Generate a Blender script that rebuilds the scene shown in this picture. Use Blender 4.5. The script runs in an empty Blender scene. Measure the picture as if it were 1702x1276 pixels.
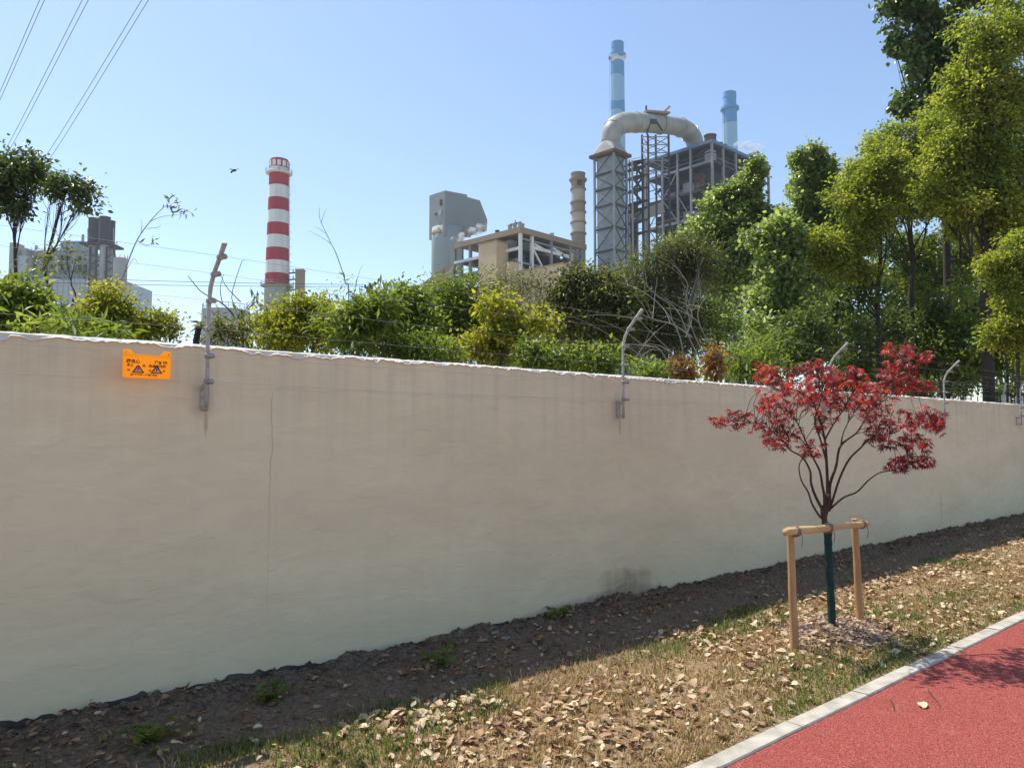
import bpy, math, random
import numpy as np
from mathutils import Vector, Matrix

# ------------------------------------------------------------------ camera, sky, sun, exposure
scene = bpy.context.scene
COL = scene.collection
FPX, HEAD, PITCH = 1278.0, math.radians(49.3), math.atan(80 / 1278.0)
CAM = np.array([0.0, 0.0, 1.65])
cam_data = bpy.data.cameras.new('camera')
cam_data.sensor_width = 36.0
cam_data.lens = FPX / 1702.0 * 36.0
cam_data.clip_start = 0.05
cam_data.clip_end = 6000.0
cam = bpy.data.objects.new('camera', cam_data)
COL.objects.link(cam)
cam.location = CAM
cam.rotation_euler = (math.pi / 2 + PITCH, 0, HEAD - math.pi / 2)
scene.camera = cam

SUN_DIR = Vector((-0.10, 0.525, 1.0)).normalized()
world = bpy.data.worlds.new('World')
scene.world = world
world.use_nodes = True
wn = world.node_tree.nodes
wl_ = world.node_tree.links
sky = wn.new('ShaderNodeTexSky')
sky.sky_type = 'NISHITA'
sky.sun_disc = False
sky.sun_elevation = math.asin(SUN_DIR.z)
sky.sun_rotation = math.atan2(SUN_DIR.x, SUN_DIR.y)
sky.air_density = 1.0
sky.dust_density = 0.55
sky.ozone_density = 1.5
wl_.new(sky.outputs[0], wn['Background'].inputs[0])
wn['Background'].inputs[1].default_value = 0.125

sun_data = bpy.data.lights.new('sun', 'SUN')
sun_data.energy = 4.2
sun_data.angle = math.radians(0.53)
sun_data.color = (1.0, 0.94, 0.84)
sun = bpy.data.objects.new('sun', sun_data)
COL.objects.link(sun)
sun.rotation_euler = SUN_DIR.to_track_quat('Z', 'Y').to_euler()
sun.location = (-10, 30, 60)

scene.view_settings.view_transform = 'Standard'
scene.view_settings.look = 'None'
scene.view_settings.gamma = 1.0
scene.view_settings.use_curve_mapping = False
scene.view_settings.exposure = 0.7
scene.render.engine = 'CYCLES'
scene.cycles.max_bounces = 8
scene.cycles.transparent_max_bounces = 8
scene.cycles.volume_bounces = 0
scene.cycles.use_denoising = True
scene.cycles.sample_clamp_indirect = 6.0
HAZE = 0.00026

# ------------------------------------------------------------------ view geometry: photo pixel -> place
FW = np.array([math.cos(HEAD) * math.cos(PITCH), math.sin(HEAD) * math.cos(PITCH), math.sin(PITCH)])
RT = np.array([math.sin(HEAD), -math.cos(HEAD), 0.0])
UP = np.cross(RT, FW)
FH = np.array([math.cos(HEAD), math.sin(HEAD), 0.0])

def ray(px, py): return FW + RT * (px - 851) / FPX - UP * (py - 638) / FPX
def PT(px, py, dep):
    r = ray(px, py); return CAM + r * (dep / (r @ FH))
def PZ(px, py, z):
    r = ray(px, py); return CAM + r * ((z - CAM[2]) / r[2])
def PY(px, py, y):
    r = ray(px, py); return CAM + r * (y / r[1])
def PX(px, py, x):
    r = ray(px, py); return CAM + r * (x / r[0])
def ground_at(px, dep):
    p = PT(px, 718, dep); p[2] = 0; return p

# ------------------------------------------------------------------ noise
def _hash(ix, iy, seed):
    h = (ix * 374761393 + iy * 668265263 + seed * 2147483647) & 0xffffffff
    h = ((h ^ (h >> 13)) * 1274126177) & 0xffffffff
    return ((h ^ (h >> 16)) & 0xffff) / 65535.0
def vnoise(x, y, seed=0):
    x = np.asarray(x, float); y = np.asarray(y, float)
    ix = np.floor(x).astype(np.int64); iy = np.floor(y).astype(np.int64)
    fx = x - ix; fy = y - iy
    fx = fx * fx * (3 - 2 * fx); fy = fy * fy * (3 - 2 * fy)
    a = _hash(ix, iy, seed); b = _hash(ix + 1, iy, seed); c = _hash(ix, iy + 1, seed); d = _hash(ix + 1, iy + 1, seed)
    return (a * (1 - fx) + b * fx) * (1 - fy) + (c * (1 - fx) + d * fx) * fy
def fbm(x, y, seed=0, oct=4):
    s = 0; a = 0.5
    for i in range(oct):
        s = s + a * vnoise(x * 2 ** i, y * 2 ** i, seed + i * 17); a *= 0.5
    return s

# ------------------------------------------------------------------ materials
MATS = {}
def nodes_of(m): return m.node_tree.nodes, m.node_tree.links
def math_node(n, l, op, a, b=None, c=None, clamp=False):
    x = n.new('ShaderNodeMath'); x.operation = op; x.use_clamp = clamp
    for i, v in enumerate((a, b, c)):
        if v is None: continue
        if isinstance(v, (int, float)): x.inputs[i].default_value = v
        else: l.new(v, x.inputs[i])
    return x.outputs[0]
def noise_node(n, l, vec, scale, detail=4, rough=0.55, dist=0.0):
    x = n.new('ShaderNodeTexNoise'); x.inputs['Scale'].default_value = scale
    x.inputs['Detail'].default_value = detail; x.inputs['Roughness'].default_value = rough
    x.inputs['Distortion'].default_value = dist
    if vec is not None: l.new(vec, x.inputs['Vector'])
    return x.outputs['Fac']
def ramp_node(n, l, fac, stops):
    r = n.new('ShaderNodeValToRGB'); e = r.color_ramp.elements
    while len(e) > 1: e.remove(e[-1])
    e[0].position = stops[0][0]; e[0].color = (*stops[0][1], 1)
    for p, c in stops[1:]:
        k = e.new(p); k.color = (*c, 1)
    l.new(fac, r.inputs[0]); return r.outputs[0]
def mix_node(n, l, fac, a, b, mode='MIX'):
    x = n.new('ShaderNodeMix'); x.data_type = 'RGBA'; x.blend_type = mode
    for s, v in ((x.inputs[0], fac), (x.inputs[6], a), (x.inputs[7], b)):
        if isinstance(v, (int, float)): s.default_value = v
        elif isinstance(v, tuple): s.default_value = (*v, 1)
        else: l.new(v, s)
    return x.outputs[2]
def new_mat(name):
    m = bpy.data.materials.new(name); m.use_nodes = True
    n, l = nodes_of(m); return m, n, l, n['Principled BSDF']
def surf(name, c1, c2=None, scale=2.0, rough=0.8, bump=0.0, bscale=30.0, metal=0.0, stretch=(1, 1, 1), spec=0.3, bdist=0.02, detail=5):
    """two-tone noise colour on world position, with optional bump"""
    if name in MATS: return MATS[name]
    m, n, l, b = new_mat(name)
    c2 = c2 or tuple(x * 0.75 for x in c1)
    g = n.new('ShaderNodeNewGeometry')
    mp = n.new('ShaderNodeVectorMath'); mp.operation = 'MULTIPLY'; mp.inputs[1].default_value = stretch
    l.new(g.outputs['Position'], mp.inputs[0])
    f = noise_node(n, l, mp.outputs[0], scale, detail)
    l.new(ramp_node(n, l, f, [(0.3, c2), (0.7, c1)]), b.inputs['Base Color'])
    b.inputs['Roughness'].default_value = rough; b.inputs['Metallic'].default_value = metal
    b.inputs['Specular IOR Level'].default_value = spec
    if bump:
        h = noise_node(n, l, mp.outputs[0], bscale, 4)
        bp = n.new('ShaderNodeBump'); bp.inputs['Strength'].default_value = bump; bp.inputs['Distance'].default_value = bdist
        l.new(h, bp.inputs['Height']); l.new(bp.outputs[0], b.inputs['Normal'])
    MATS[name] = m; return m
def leaf_mat(name, stops, trans=0.35, rough=0.5, tcol=None, spec=0.35):
    """leaf: colour by the per-leaf value 'tone', thin enough to let light through"""
    m, n, l, b = new_mat(name)
    a = n.new('ShaderNodeAttribute'); a.attribute_name = 'tone'
    c = ramp_node(n, l, a.outputs['Fac'], stops)
    l.new(c, b.inputs['Base Color']); b.inputs['Roughness'].default_value = rough
    b.inputs['Specular IOR Level'].default_value = spec
    t = n.new('ShaderNodeBsdfTranslucent')
    hs = mix_node(n, l, 1.0, c, tcol or (1.45, 1.5, 0.85), 'MULTIPLY')
    l.new(hs, t.inputs['Color'])
    mx = n.new('ShaderNodeMixShader'); mx.inputs[0].default_value = trans
    l.new(b.outputs[0], mx.inputs[1]); l.new(t.outputs[0], mx.inputs[2])
    l.new(mx.outputs[0], n['Material Output'].inputs[0])
    MATS[name] = m; return m

# ------------------------------------------------------------------ objects
WL = {}          # world origin of every empty / part (no rotations on roots)
def _put(o, parent, origin):
    COL.objects.link(o)
    if parent is not None: o.parent = parent
    WL[o.name] = origin
def thing(name, label, cat, loc, group=None):
    o = bpy.data.objects.new(name, None); o.empty_display_size = 0.2
    o.location = loc; _put(o, None, np.array(loc, float))
    o['label'] = label; o['category'] = cat
    if group: o['group'] = group
    return o
def tag(o, label=None, cat=None, group=None, kind=None):
    for k, v in (('label', label), ('category', cat), ('group', group), ('kind', kind)):
        if v: o[k] = v
    return o
def mesh_np(name, V, F, mat=None, tone=None, smooth=False):
    """mesh from arrays; F is (n,3) or (n,4) int array, or a list of index lists"""
    me = bpy.data.meshes.new(name)
    V = np.asarray(V, np.float32)
    if isinstance(F, np.ndarray):
        k = F.shape[1]; nf = len(F)
        me.vertices.add(len(V)); me.vertices.foreach_set('co', V.ravel())
        me.loops.add(nf * k); me.loops.foreach_set('vertex_index', F.astype(np.int32).ravel())
        me.polygons.add(nf)
        me.polygons.foreach_set('loop_start', np.arange(0, nf * k, k, dtype=np.int32))
        me.polygons.foreach_set('loop_total', np.full(nf, k, np.int32))
        me.update(calc_edges=True)
    else:
        me.from_pydata(V.tolist(), [], F)
    if tone is not None:
        at = me.attributes.new('tone', 'FLOAT', 'POINT'); at.data.foreach_set('value', np.asarray(tone, np.float32))
    if smooth: me.polygons.foreach_set('use_smooth', np.ones(len(me.polygons), bool))
    if mat: me.materials.append(mat)
    me.validate(); return me
def part(name, V, F, mat, parent=None, tone=None, smooth=False, origin=None):
    """one mesh object from world-space vertices"""
    if parent is not None: org = WL[parent.name]
    else: org = np.array(origin if origin is not None else (0, 0, 0), float)
    V = np.asarray(V, float) - org
    o = bpy.data.objects.new(name, mesh_np(name, V, F, mat, tone, smooth))
    if parent is None: o.location = org
    _put(o, parent, org); return o

class MB:
    """collects shapes into one mesh"""
    def __init__(s): s.V = []; s.F = []
    def add(s, V, F):
        k = len(s.V); s.V += [tuple(v) for v in V]; s.F += [[i + k for i in f] for f in F]; return s
    def box(s, c, sx, sy, sz, rz=0.0):
        c = np.array(c, float); ca, sa = math.cos(rz), math.sin(rz); V = []
        for dz in (-.5, .5):
            for dx, dy in ((-.5, -.5), (.5, -.5), (.5, .5), (-.5, .5)):
                x, y = dx * sx, dy * sy
                V.append(c + (x * ca - y * sa, x * sa + y * ca, dz * sz))
        return s.add(V, [[3, 2, 1, 0], [4, 5, 6, 7], [0, 1, 5, 4], [1, 2, 6, 5], [2, 3, 7, 6], [3, 0, 4, 7]])
    def prism(s, poly, z0, z1):
        n = len(poly); V = [(p[0], p[1], z0) for p in poly] + [(p[0], p[1], z1) for p in poly]
        a = sum(poly[i][0] * poly[(i + 1) % n][1] - poly[(i + 1) % n][0] * poly[i][1] for i in range(n))
        F = [list(range(n))[::-1], list(range(n, 2 * n))] + [[i, (i + 1) % n, n + (i + 1) % n, n + i] for i in range(n)]
        if a < 0: F = [f[::-1] for f in F]
        return s.add(V, F)
    def lathe(s, c, prof, n=20, cap=True):
        c = np.array(c, float); V = []; F = []
        for r, z in prof:
            for k in range(n):
                a = 2 * math.pi * k / n; V.append(c + (r * math.cos(a), r * math.sin(a), z))
        for j in range(len(prof) - 1):
            for k in range(n):
                k2 = (k + 1) % n; F.append([j * n + k, j * n + k2, (j + 1) * n + k2, (j + 1) * n + k])
        if cap:
            F.append(list(range(n))[::-1]); F.append([(len(prof) - 1) * n + k for k in range(n)])
        return s.add(V, F)
    def tube(s, pts, radii, n=6, cap=True):
        pts = [np.array(p, float) for p in pts]
        if isinstance(radii, (int, float)): radii = [radii] * len(pts)
        V = []; F = []; ref = None
        for i, p in enumerate(pts):
            t = pts[min(i + 1, len(pts) - 1)] - pts[max(i - 1, 0)]; t = t / (np.linalg.norm(t) + 1e-9)
            if ref is None:
                ref = np.cross(t, (0, 0, 1) if abs(t[2]) < .9 else (1, 0, 0))
            ref = ref - t * (ref @ t); ref = ref / (np.linalg.norm(ref) + 1e-9); b = np.cross(t, ref)
            for k in range(n):
                a = 2 * math.pi * k / n; V.append(p + radii[i] * (ref * math.cos(a) + b * math.sin(a)))
        for j in range(len(pts) - 1):
            for k in range(n):
                k2 = (k + 1) % n; F.append([j * n + k, j * n + k2, (j + 1) * n + k2, (j + 1) * n + k])
        if cap:
            F.append(list(range(n))[::-1]); F.append([(len(pts) - 1) * n + k for k in range(n)])
        return s.add(V, F)
    def build(s, name, mat, parent=None, smooth=False, origin=None, tone=None):
        return part(name, s.V, s.F, mat, parent, tone, smooth, origin)

UNIT = {}
def bar(name, p0, p1, w, h, mat, parent):
    """straight square member from p0 to p1 sharing one unit box per material"""
    if mat.name not in UNIT:
        b = MB().box((0, 0, 0), 1, 1, 1); UNIT[mat.name] = mesh_np('member', b.V, b.F, mat)
    o = bpy.data.objects.new(name, UNIT[mat.name])
    p0 = Vector(p0); p1 = Vector(p1); d = p1 - p0; q = d.to_track_quat('Z', 'Y')
    org = WL[parent.name]
    o.matrix_basis = Matrix.Translation((p0 + p1) / 2 - Vector(org)) @ q.to_matrix().to_4x4() @ Matrix.Diagonal((w, h, d.length, 1))
    _put(o, parent, org); return o
def spline(pts, k=6):
    """Catmull-Rom through pts"""
    P = [np.array(p, float) for p in pts]; P = [2 * P[0] - P[1]] + P + [2 * P[-1] - P[-2]]; out = []
    for i in range(1, len(P) - 2):
        for j in range(k):
            t = j / k
            out.append(.5 * ((2 * P[i]) + (-P[i - 1] + P[i + 1]) * t + (2 * P[i - 1] - 5 * P[i] + 4 * P[i + 1] - P[i + 2]) * t * t + (-P[i - 1] + 3 * P[i] - 3 * P[i + 1] + P[i + 2]) * t ** 3))
    out.append(P[-2]); return out

# ------------------------------------------------------------------ foliage
def leaf_ovate(w=0.5, fold=0.12):
    V = np.array([(0, 0, 0), (-w * .5, .32, fold), (-w * .36, .68, fold * .6), (0, 1, -.08), (w * .36, .68, fold * .6), (w * .5, .32, fold)])
    return V, np.array([(0, 2, 1), (0, 3, 2), (0, 4, 3), (0, 5, 4)])
def leaf_diamond(w=0.5, fold=0.12):
    V = np.array([(0, 0, 0), (-w * .5, .45, fold), (0, 1, -.05), (w * .5, .45, fold)])
    return V, np.array([(0, 2, 1), (0, 3, 2)])
def leaf_palm(lobes=7):
    V = [(0, 0, 0)]; F = []
    lens = {7: (.5, .78, .95, 1.0, .95, .78, .5), 5: (.6, .9, 1.0, .9, .6)}[lobes]
    for i in range(lobes):
        a = (i - (lobes - 1) / 2) * (math.radians(38 if lobes == 7 else 45)); L = lens[i]
        for da, r, z in ((.30, .34, .03), (0, 1, -.10), (-.30, .34, .03)):
            x, y = math.sin(a + da), math.cos(a + da); V.append((x * L * r, y * L * r, z - .06 * L * r * r))
        k = len(V); F += [(0, k - 2, k - 3), (0, k - 1, k - 2)]
    return np.array(V), np.array(F)
def scatter(tpl, pos, dirs, nrm, size):
    """copies of a leaf template: returns V, F"""
    TV, TF = tpl; n = len(pos)
    d = dirs / (np.linalg.norm(dirs, axis=1, keepdims=True) + 1e-9)
    x = np.cross(d, nrm); x /= (np.linalg.norm(x, axis=1, keepdims=True) + 1e-9)
    z = np.cross(x, d)
    V = pos[:, None, :] + size[:, None, None] * (TV[None, :, 0:1] * x[:, None, :] + TV[None, :, 1:2] * d[:, None, :] + TV[None, :, 2:3] * z[:, None, :])
    F = TF[None] + (np.arange(n) * len(TV))[:, None, None]
    return V.reshape(-1, 3), F.reshape(-1, 3)
def clump_leaves(rng, C, O, n, rc, size, droop=0.25, upn=0.7, var=0.35, flat=0.8):
    """n leaves round every clump centre C with outward direction O"""
    m = len(C); c = np.repeat(C, n, 0); o = np.repeat(O, n, 0); N = m * n
    off = rng.normal(size=(N, 3)) * rc * 0.55; off[:, 2] *= flat
    pos = c + off
    d = rng.normal(size=(N, 3)) * .7 + o * .55 + off / rc * .5; d[:, 2] -= droop
    nn = rng.normal(size=(N, 3)) * .6 + np.array((0, 0, 1.0)) * upn + o * .35
    s = size * (1 + var * rng.uniform(-1, 1, N))
    ct = np.repeat(rng.uniform(-.25, .25, m), n)
    tone = np.clip(.5 + ct + rng.normal(size=N) * .17, 0, 1)
    return pos, d, nn, s, tone

# ================================================================== GROUND, PATH, KERB, VERGE, WALL
WALL_Y, WALL_TOP = 4.846, 2.19
MULCH = (5.96, 3.02)
def verge_h(x, y):
    x = np.asarray(x, float); y = np.asarray(y, float)
    t = np.clip((y - 2.39) / (4.84 - 2.39), 0, 1)
    z = 0.005 + 0.045 * np.minimum(t * 6, 1) + 0.055 * t
    z = z + 0.035 * (fbm(x * 1.3, y * 1.3, 3) - .47) + 0.022 * (fbm(x * 7, y * 7, 9) - .47) * np.minimum(t * 8, 1)
    w = np.clip((y - 4.15) / .6, 0, 1)
    z = z + w * (0.10 * (fbm(x * 4.2, y * 5, 21) - .36) + 0.06 * (vnoise(x * 15, y * 15, 5) - .5) * w)
    r2 = ((x - MULCH[0]) / .55) ** 2 + ((y - MULCH[1]) / .42) ** 2
    return z + 0.07 * np.exp(-r2 * 1.3)

def grid_mesh(xs, ys, fz):
    X, Y = np.meshgrid(xs, ys); Z = fz(X, Y); V = np.stack([X, Y, Z], -1).reshape(-1, 3)
    nx, ny = len(xs), len(ys)
    i = np.arange(nx * ny).reshape(ny, nx)
    F = np.stack([i[:-1, :-1], i[:-1, 1:], i[1:, 1:], i[1:, :-1]], -1).reshape(-1, 4)
    return V, F

m_earth = surf('earth', (0.30, 0.265, 0.20), (0.20, 0.18, 0.13), scale=.3, bump=.3, bscale=3)  # tone lightened so the unseen ground bounces more light onto wall and chimneys
tag(part('ground', [(-2500, -2500, -.06), (2500, -2500, -.06), (2500, 3000, -.06), (-2500, 3000, -.06)], [[0, 1, 2, 3]], m_earth), kind='structure')

# red running path: bound rubber granules
m, n, l, b = new_mat('red_granulate')
g = n.new('ShaderNodeNewGeometry')
vo = n.new('ShaderNodeTexVoronoi'); vo.inputs['Scale'].default_value = 170; l.new(g.outputs['Position'], vo.inputs['Vector'])
f1 = noise_node(n, l, g.outputs['Position'], 70, 5); f2 = noise_node(n, l, g.outputs['Position'], 1.7, 5)
vsep = n.new('ShaderNodeSeparateColor'); l.new(vo.outputs['Color'], vsep.inputs[0])
mixf = math_node(n, l, 'ADD', math_node(n, l, 'MULTIPLY', f1, .55), math_node(n, l, 'MULTIPLY', vsep.outputs[0], .45))
c = ramp_node(n, l, mixf, [(.22, (.12, .025, .020)), (.45, (.28, .054, .042)), (.62, (.38, .086, .066)), (.8, (.50, .16, .14))])
c = mix_node(n, l, math_node(n, l, 'MULTIPLY', f2, .28), c, (.20, .055, .045))
f3 = noise_node(n, l, g.outputs['Position'], 5.5, 6, .7)
c = mix_node(n, l, ramp_node(n, l, f3, [(.55, (0, 0, 0)), (.75, (.35, .35, .35))]), c, (.40, .17, .13))
l.new(c, b.inputs['Base Color']); b.inputs['Roughness'].default_value = .85; b.inputs['Specular IOR Level'].default_value = .25
bp = n.new('ShaderNodeBump'); bp.inputs['Strength'].default_value = .9; bp.inputs['Distance'].default_value = .006
l.new(vo.outputs['Distance'], bp.inputs['Height']); l.new(bp.outputs[0], b.inputs['Normal']); bp.invert = True
m_path = m
tag(part('path', [(-30, -1.6, 0), (60, -1.6, 0), (60, 2.275, 0), (-30, 2.275, 0)], [[0, 1, 2, 3]], m_path), kind='structure')

# kerb: a row of pale concrete stones
m_kerb = surf('kerb_concrete', (.49, .46, .39), (.28, .26, .215), scale=7, rough=.85, bump=.35, bscale=120, bdist=.004)
kerb = bpy.data.objects.new('kerb', None); kerb['kind'] = 'structure'; kerb.location = (0, 2.335, 0); _put(kerb, None, np.array((0, 2.335, 0.)))
kb = MB()
prof = [(-.057, -.12), (-.057, .004), (-.051, .012), (.049, .012), (.055, .006), (.055, -.12)]
Vk = [(x, p[0], p[1]) for x in (-.396, .396) for p in prof]
kmesh = mesh_np('kerb_stone', Vk, [[0, 1, 2, 3, 4, 5][::-1], [6, 7, 8, 9, 10, 11]] + [[i, (i + 1) % 6, 6 + (i + 1) % 6, 6 + i] for i in range(6)], m_kerb)
rk = random.Random(4)
for i in range(-9, 36):
    o = bpy.data.objects.new('kerb_stone', kmesh); o.location = (2.9 + i * .8, rk.uniform(-.0025, .0025), rk.uniform(-.003, .003))
    o.rotation_euler = (rk.uniform(-.012, .012), rk.uniform(-.003, .003), rk.uniform(-.004, .004)); _put(o, kerb, WL['kerb'])

# verge: soil with litter
m, n, l, b = new_mat('verge_soil')
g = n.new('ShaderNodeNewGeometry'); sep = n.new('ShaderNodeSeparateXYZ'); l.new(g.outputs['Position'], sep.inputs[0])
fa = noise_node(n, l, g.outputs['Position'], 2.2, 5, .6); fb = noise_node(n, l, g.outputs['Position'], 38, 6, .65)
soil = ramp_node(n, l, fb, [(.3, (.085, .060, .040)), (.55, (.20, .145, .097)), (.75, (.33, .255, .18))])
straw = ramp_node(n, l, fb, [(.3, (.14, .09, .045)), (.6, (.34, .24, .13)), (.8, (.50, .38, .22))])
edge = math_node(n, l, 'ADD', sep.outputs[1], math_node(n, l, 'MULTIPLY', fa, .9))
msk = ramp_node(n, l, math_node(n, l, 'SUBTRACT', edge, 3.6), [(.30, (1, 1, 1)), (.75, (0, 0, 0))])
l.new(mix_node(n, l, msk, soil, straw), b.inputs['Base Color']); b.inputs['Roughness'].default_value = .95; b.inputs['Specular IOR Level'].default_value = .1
bp = n.new('ShaderNodeBump'); bp.inputs['Strength'].default_value = .9; bp.inputs['Distance'].default_value = .025
l.new(fb, bp.inputs['Height']); l.new(bp.outputs[0], b.inputs['Normal'])
m_verge = m
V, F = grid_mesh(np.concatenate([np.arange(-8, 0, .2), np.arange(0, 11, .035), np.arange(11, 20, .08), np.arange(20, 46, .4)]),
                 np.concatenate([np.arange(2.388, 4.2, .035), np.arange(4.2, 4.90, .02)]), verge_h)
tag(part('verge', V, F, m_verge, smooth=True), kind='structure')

# ---- boundary wall
m, n, l, b = new_mat('wall_paint')
g = n.new('ShaderNodeNewGeometry'); sep = n.new('ShaderNodeSeparateXYZ'); l.new(g.outputs['Position'], sep.inputs[0])
X, Z = sep.outputs[0], sep.outputs[2]
st = n.new('ShaderNodeVectorMath'); st.operation = 'MULTIPLY'; st.inputs[1].default_value = (.55, 1, 1.6); l.new(g.outputs['Position'], st.inputs[0])
big = noise_node(n, l, st.outputs[0], .9, 5, .6, .4)
tr = n.new('ShaderNodeVectorMath'); tr.operation = 'MULTIPLY'; tr.inputs[1].default_value = (.9, 1, 2.6); l.new(g.outputs['Position'], tr.inputs[0])
trowel = noise_node(n, l, tr.outputs[0], 4.0, 6, .52, .9)
fine = noise_node(n, l, g.outputs['Position'], 60, 4, .6)
col = ramp_node(n, l, big, [(.25, (.63, .54, .36)), (.42, (.735, .635, .43)), (.55, (.78, .68, .465)), (.75, (.83, .73, .505))])
col = mix_node(n, l, math_node(n, l, 'MULTIPLY', ramp_node(n, l, trowel, [(.35, (0, 0, 0)), (.75, (1, 1, 1))]), .22), col, (.52, .44, .31))
# colour warmed over the lower metre to offset bluish light; rain-streaked top
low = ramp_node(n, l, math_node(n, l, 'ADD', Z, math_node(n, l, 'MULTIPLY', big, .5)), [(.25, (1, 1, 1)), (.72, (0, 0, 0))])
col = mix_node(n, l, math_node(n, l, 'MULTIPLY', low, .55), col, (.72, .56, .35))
sv = n.new('ShaderNodeVectorMath'); sv.operation = 'MULTIPLY'; sv.inputs[1].default_value = (9, 1, .35); l.new(g.outputs['Position'], sv.inputs[0])
streak = noise_node(n, l, sv.outputs[0], 1.0, 5, .65)
topm = ramp_node(n, l, Z, [(1.45 / 2.2, (0, 0, 0)), (1.0, (1, 1, 1))])
zn = math_node(n, l, 'DIVIDE', Z, 2.2)
topm = ramp_node(n, l, zn, [(.62, (0, 0, 0)), (.97, (1, 1, 1))])
sm = math_node(n, l, 'MULTIPLY', ramp_node(n, l, streak, [(.45, (0, 0, 0)), (.75, (1, 1, 1))]), math_node(n, l, 'MULTIPLY', topm, .30))
col = mix_node(n, l, sm, col, (.40, .36, .31))
vst = math_node(n, l, 'MULTIPLY', ramp_node(n, l, streak, [(.55, (0, 0, 0)), (.85, (1, 1, 1))]), .12)
col = mix_node(n, l, vst, col, (.42, .39, .34))
def crack(x0, z0, z1, wig, width, depth, freq=3.0, seed=0.0):
    cv = n.new('ShaderNodeCombineXYZ'); l.new(math_node(n, l, 'MULTIPLY', Z, freq), cv.inputs[2]); cv.inputs[0].default_value = seed
    wz = noise_node(n, l, cv.outputs[0], 1.0, 6, .6)
    dx = math_node(n, l, 'ABSOLUTE', math_node(n, l, 'SUBTRACT', math_node(n, l, 'SUBTRACT', X, x0), math_node(n, l, 'MULTIPLY', math_node(n, l, 'SUBTRACT', wz, .5), wig)))
    line = math_node(n, l, 'SUBTRACT', 1.0, math_node(n, l, 'DIVIDE', dx, width), clamp=True)
    zz = math_node(n, l, 'MULTIPLY', math_node(n, l, 'MULTIPLY', math_node(n, l, 'SUBTRACT', Z, z0), 2.2, clamp=True), math_node(n, l, 'MULTIPLY', math_node(n, l, 'SUBTRACT', z1, Z), 12.0, clamp=True))
    return math_node(n, l, 'MULTIPLY', math_node(n, l, 'MULTIPLY', line, zz), depth)
cr = crack(2.09, .95, 1.93, .12, .0050, .55, 2.2)
for args in ((2.085, .3, 1.2, .02, .006, .16, 2.0, 4.0), (13.08, .05, .72, .02, .014, .9, 3.0, 7.0), (8.3, .2, 1.0, .02, .007, .25, 3.0, 9.0), (15.2, .1, 2.0, .02, .012, .3, 3.0, 5.0)):
    cr = math_node(n, l, 'MAXIMUM', cr, crack(*args))
# long near-horizontal plaster ridge right of the first post
cv = n.new('ShaderNodeCombineXYZ'); l.new(math_node(n, l, 'MULTIPLY', X, 1.3), cv.inputs[0])
wx = noise_node(n, l, cv.outputs[0], 1.0, 6, .62)
dz = math_node(n, l, 'ABSOLUTE', math_node(n, l, 'SUBTRACT', math_node(n, l, 'SUBTRACT', Z, 1.93), math_node(n, l, 'MULTIPLY', math_node(n, l, 'SUBTRACT', wx, .5), .16)))
hl = math_node(n, l, 'MULTIPLY', math_node(n, l, 'SUBTRACT', 1.0, math_node(n, l, 'DIVIDE', dz, .012), clamp=True), math_node(n, l, 'MULTIPLY', math_node(n, l, 'GREATER_THAN', X, 2.1), math_node(n, l, 'LESS_THAN', X, 7.5)))
cr = math_node(n, l, 'MAXIMUM', cr, math_node(n, l, 'MULTIPLY', hl, .13))
col = mix_node(n, l, math_node(n, l, 'MULTIPLY', cr, .8), col, (.16, .14, .12))
# damp stain at the foot and rust runs under the brackets
def blot(x0, z0, rx, rz, k, c):
    global col
    ex = math_node(n, l, 'DIVIDE', math_node(n, l, 'SUBTRACT', X, x0), rx); ez = math_node(n, l, 'DIVIDE', math_node(n, l, 'SUBTRACT', Z, z0), rz)
    d = math_node(n, l, 'ADD', math_node(n, l, 'MULTIPLY', ex, ex), math_node(n, l, 'MULTIPLY', ez, ez))
    d = math_node(n, l, 'ADD', d, math_node(n, l, 'MULTIPLY', math_node(n, l, 'SUBTRACT', trowel, .5), 1.6))
    d = math_node(n, l, 'ADD', d, math_node(n, l, 'MULTIPLY', math_node(n, l, 'SUBTRACT', streak, .5), 1.2))
    col = mix_node(n, l, math_node(n, l, 'MULTIPLY', math_node(n, l, 'SUBTRACT', 1.0, d, clamp=True), k), col, c)
blot(5.57, .16, .52, .24, .85, (.30, .235, .16))
blot(4.9, .10, .5, .10, .35, (.25, .22, .18))
for px_ in (1.66, 5.50, 9.44, 13.25, 16.99):
    blot(px_ + .01, 1.70, .016, .09, .5, (.30, .17, .09)); blot(px_ - .02, 1.86, .09, .16, .45, (.33, .30, .26))
# short trowel scratches and hairlines
sc1 = n.new('ShaderNodeVectorMath'); sc1.operation = 'MULTIPLY'; sc1.inputs[1].default_value = (2.2, 1, 26); l.new(g.outputs['Position'], sc1.inputs[0])
scr = ramp_node(n, l, noise_node(n, l, sc1.outputs[0], 1.6, 3, .5, 1.2), [(.66, (0, 0, 0)), (.74, (1, 1, 1))])
col = mix_node(n, l, math_node(n, l, 'MULTIPLY', scr, .22), col, (.40, .335, .24))
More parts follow.
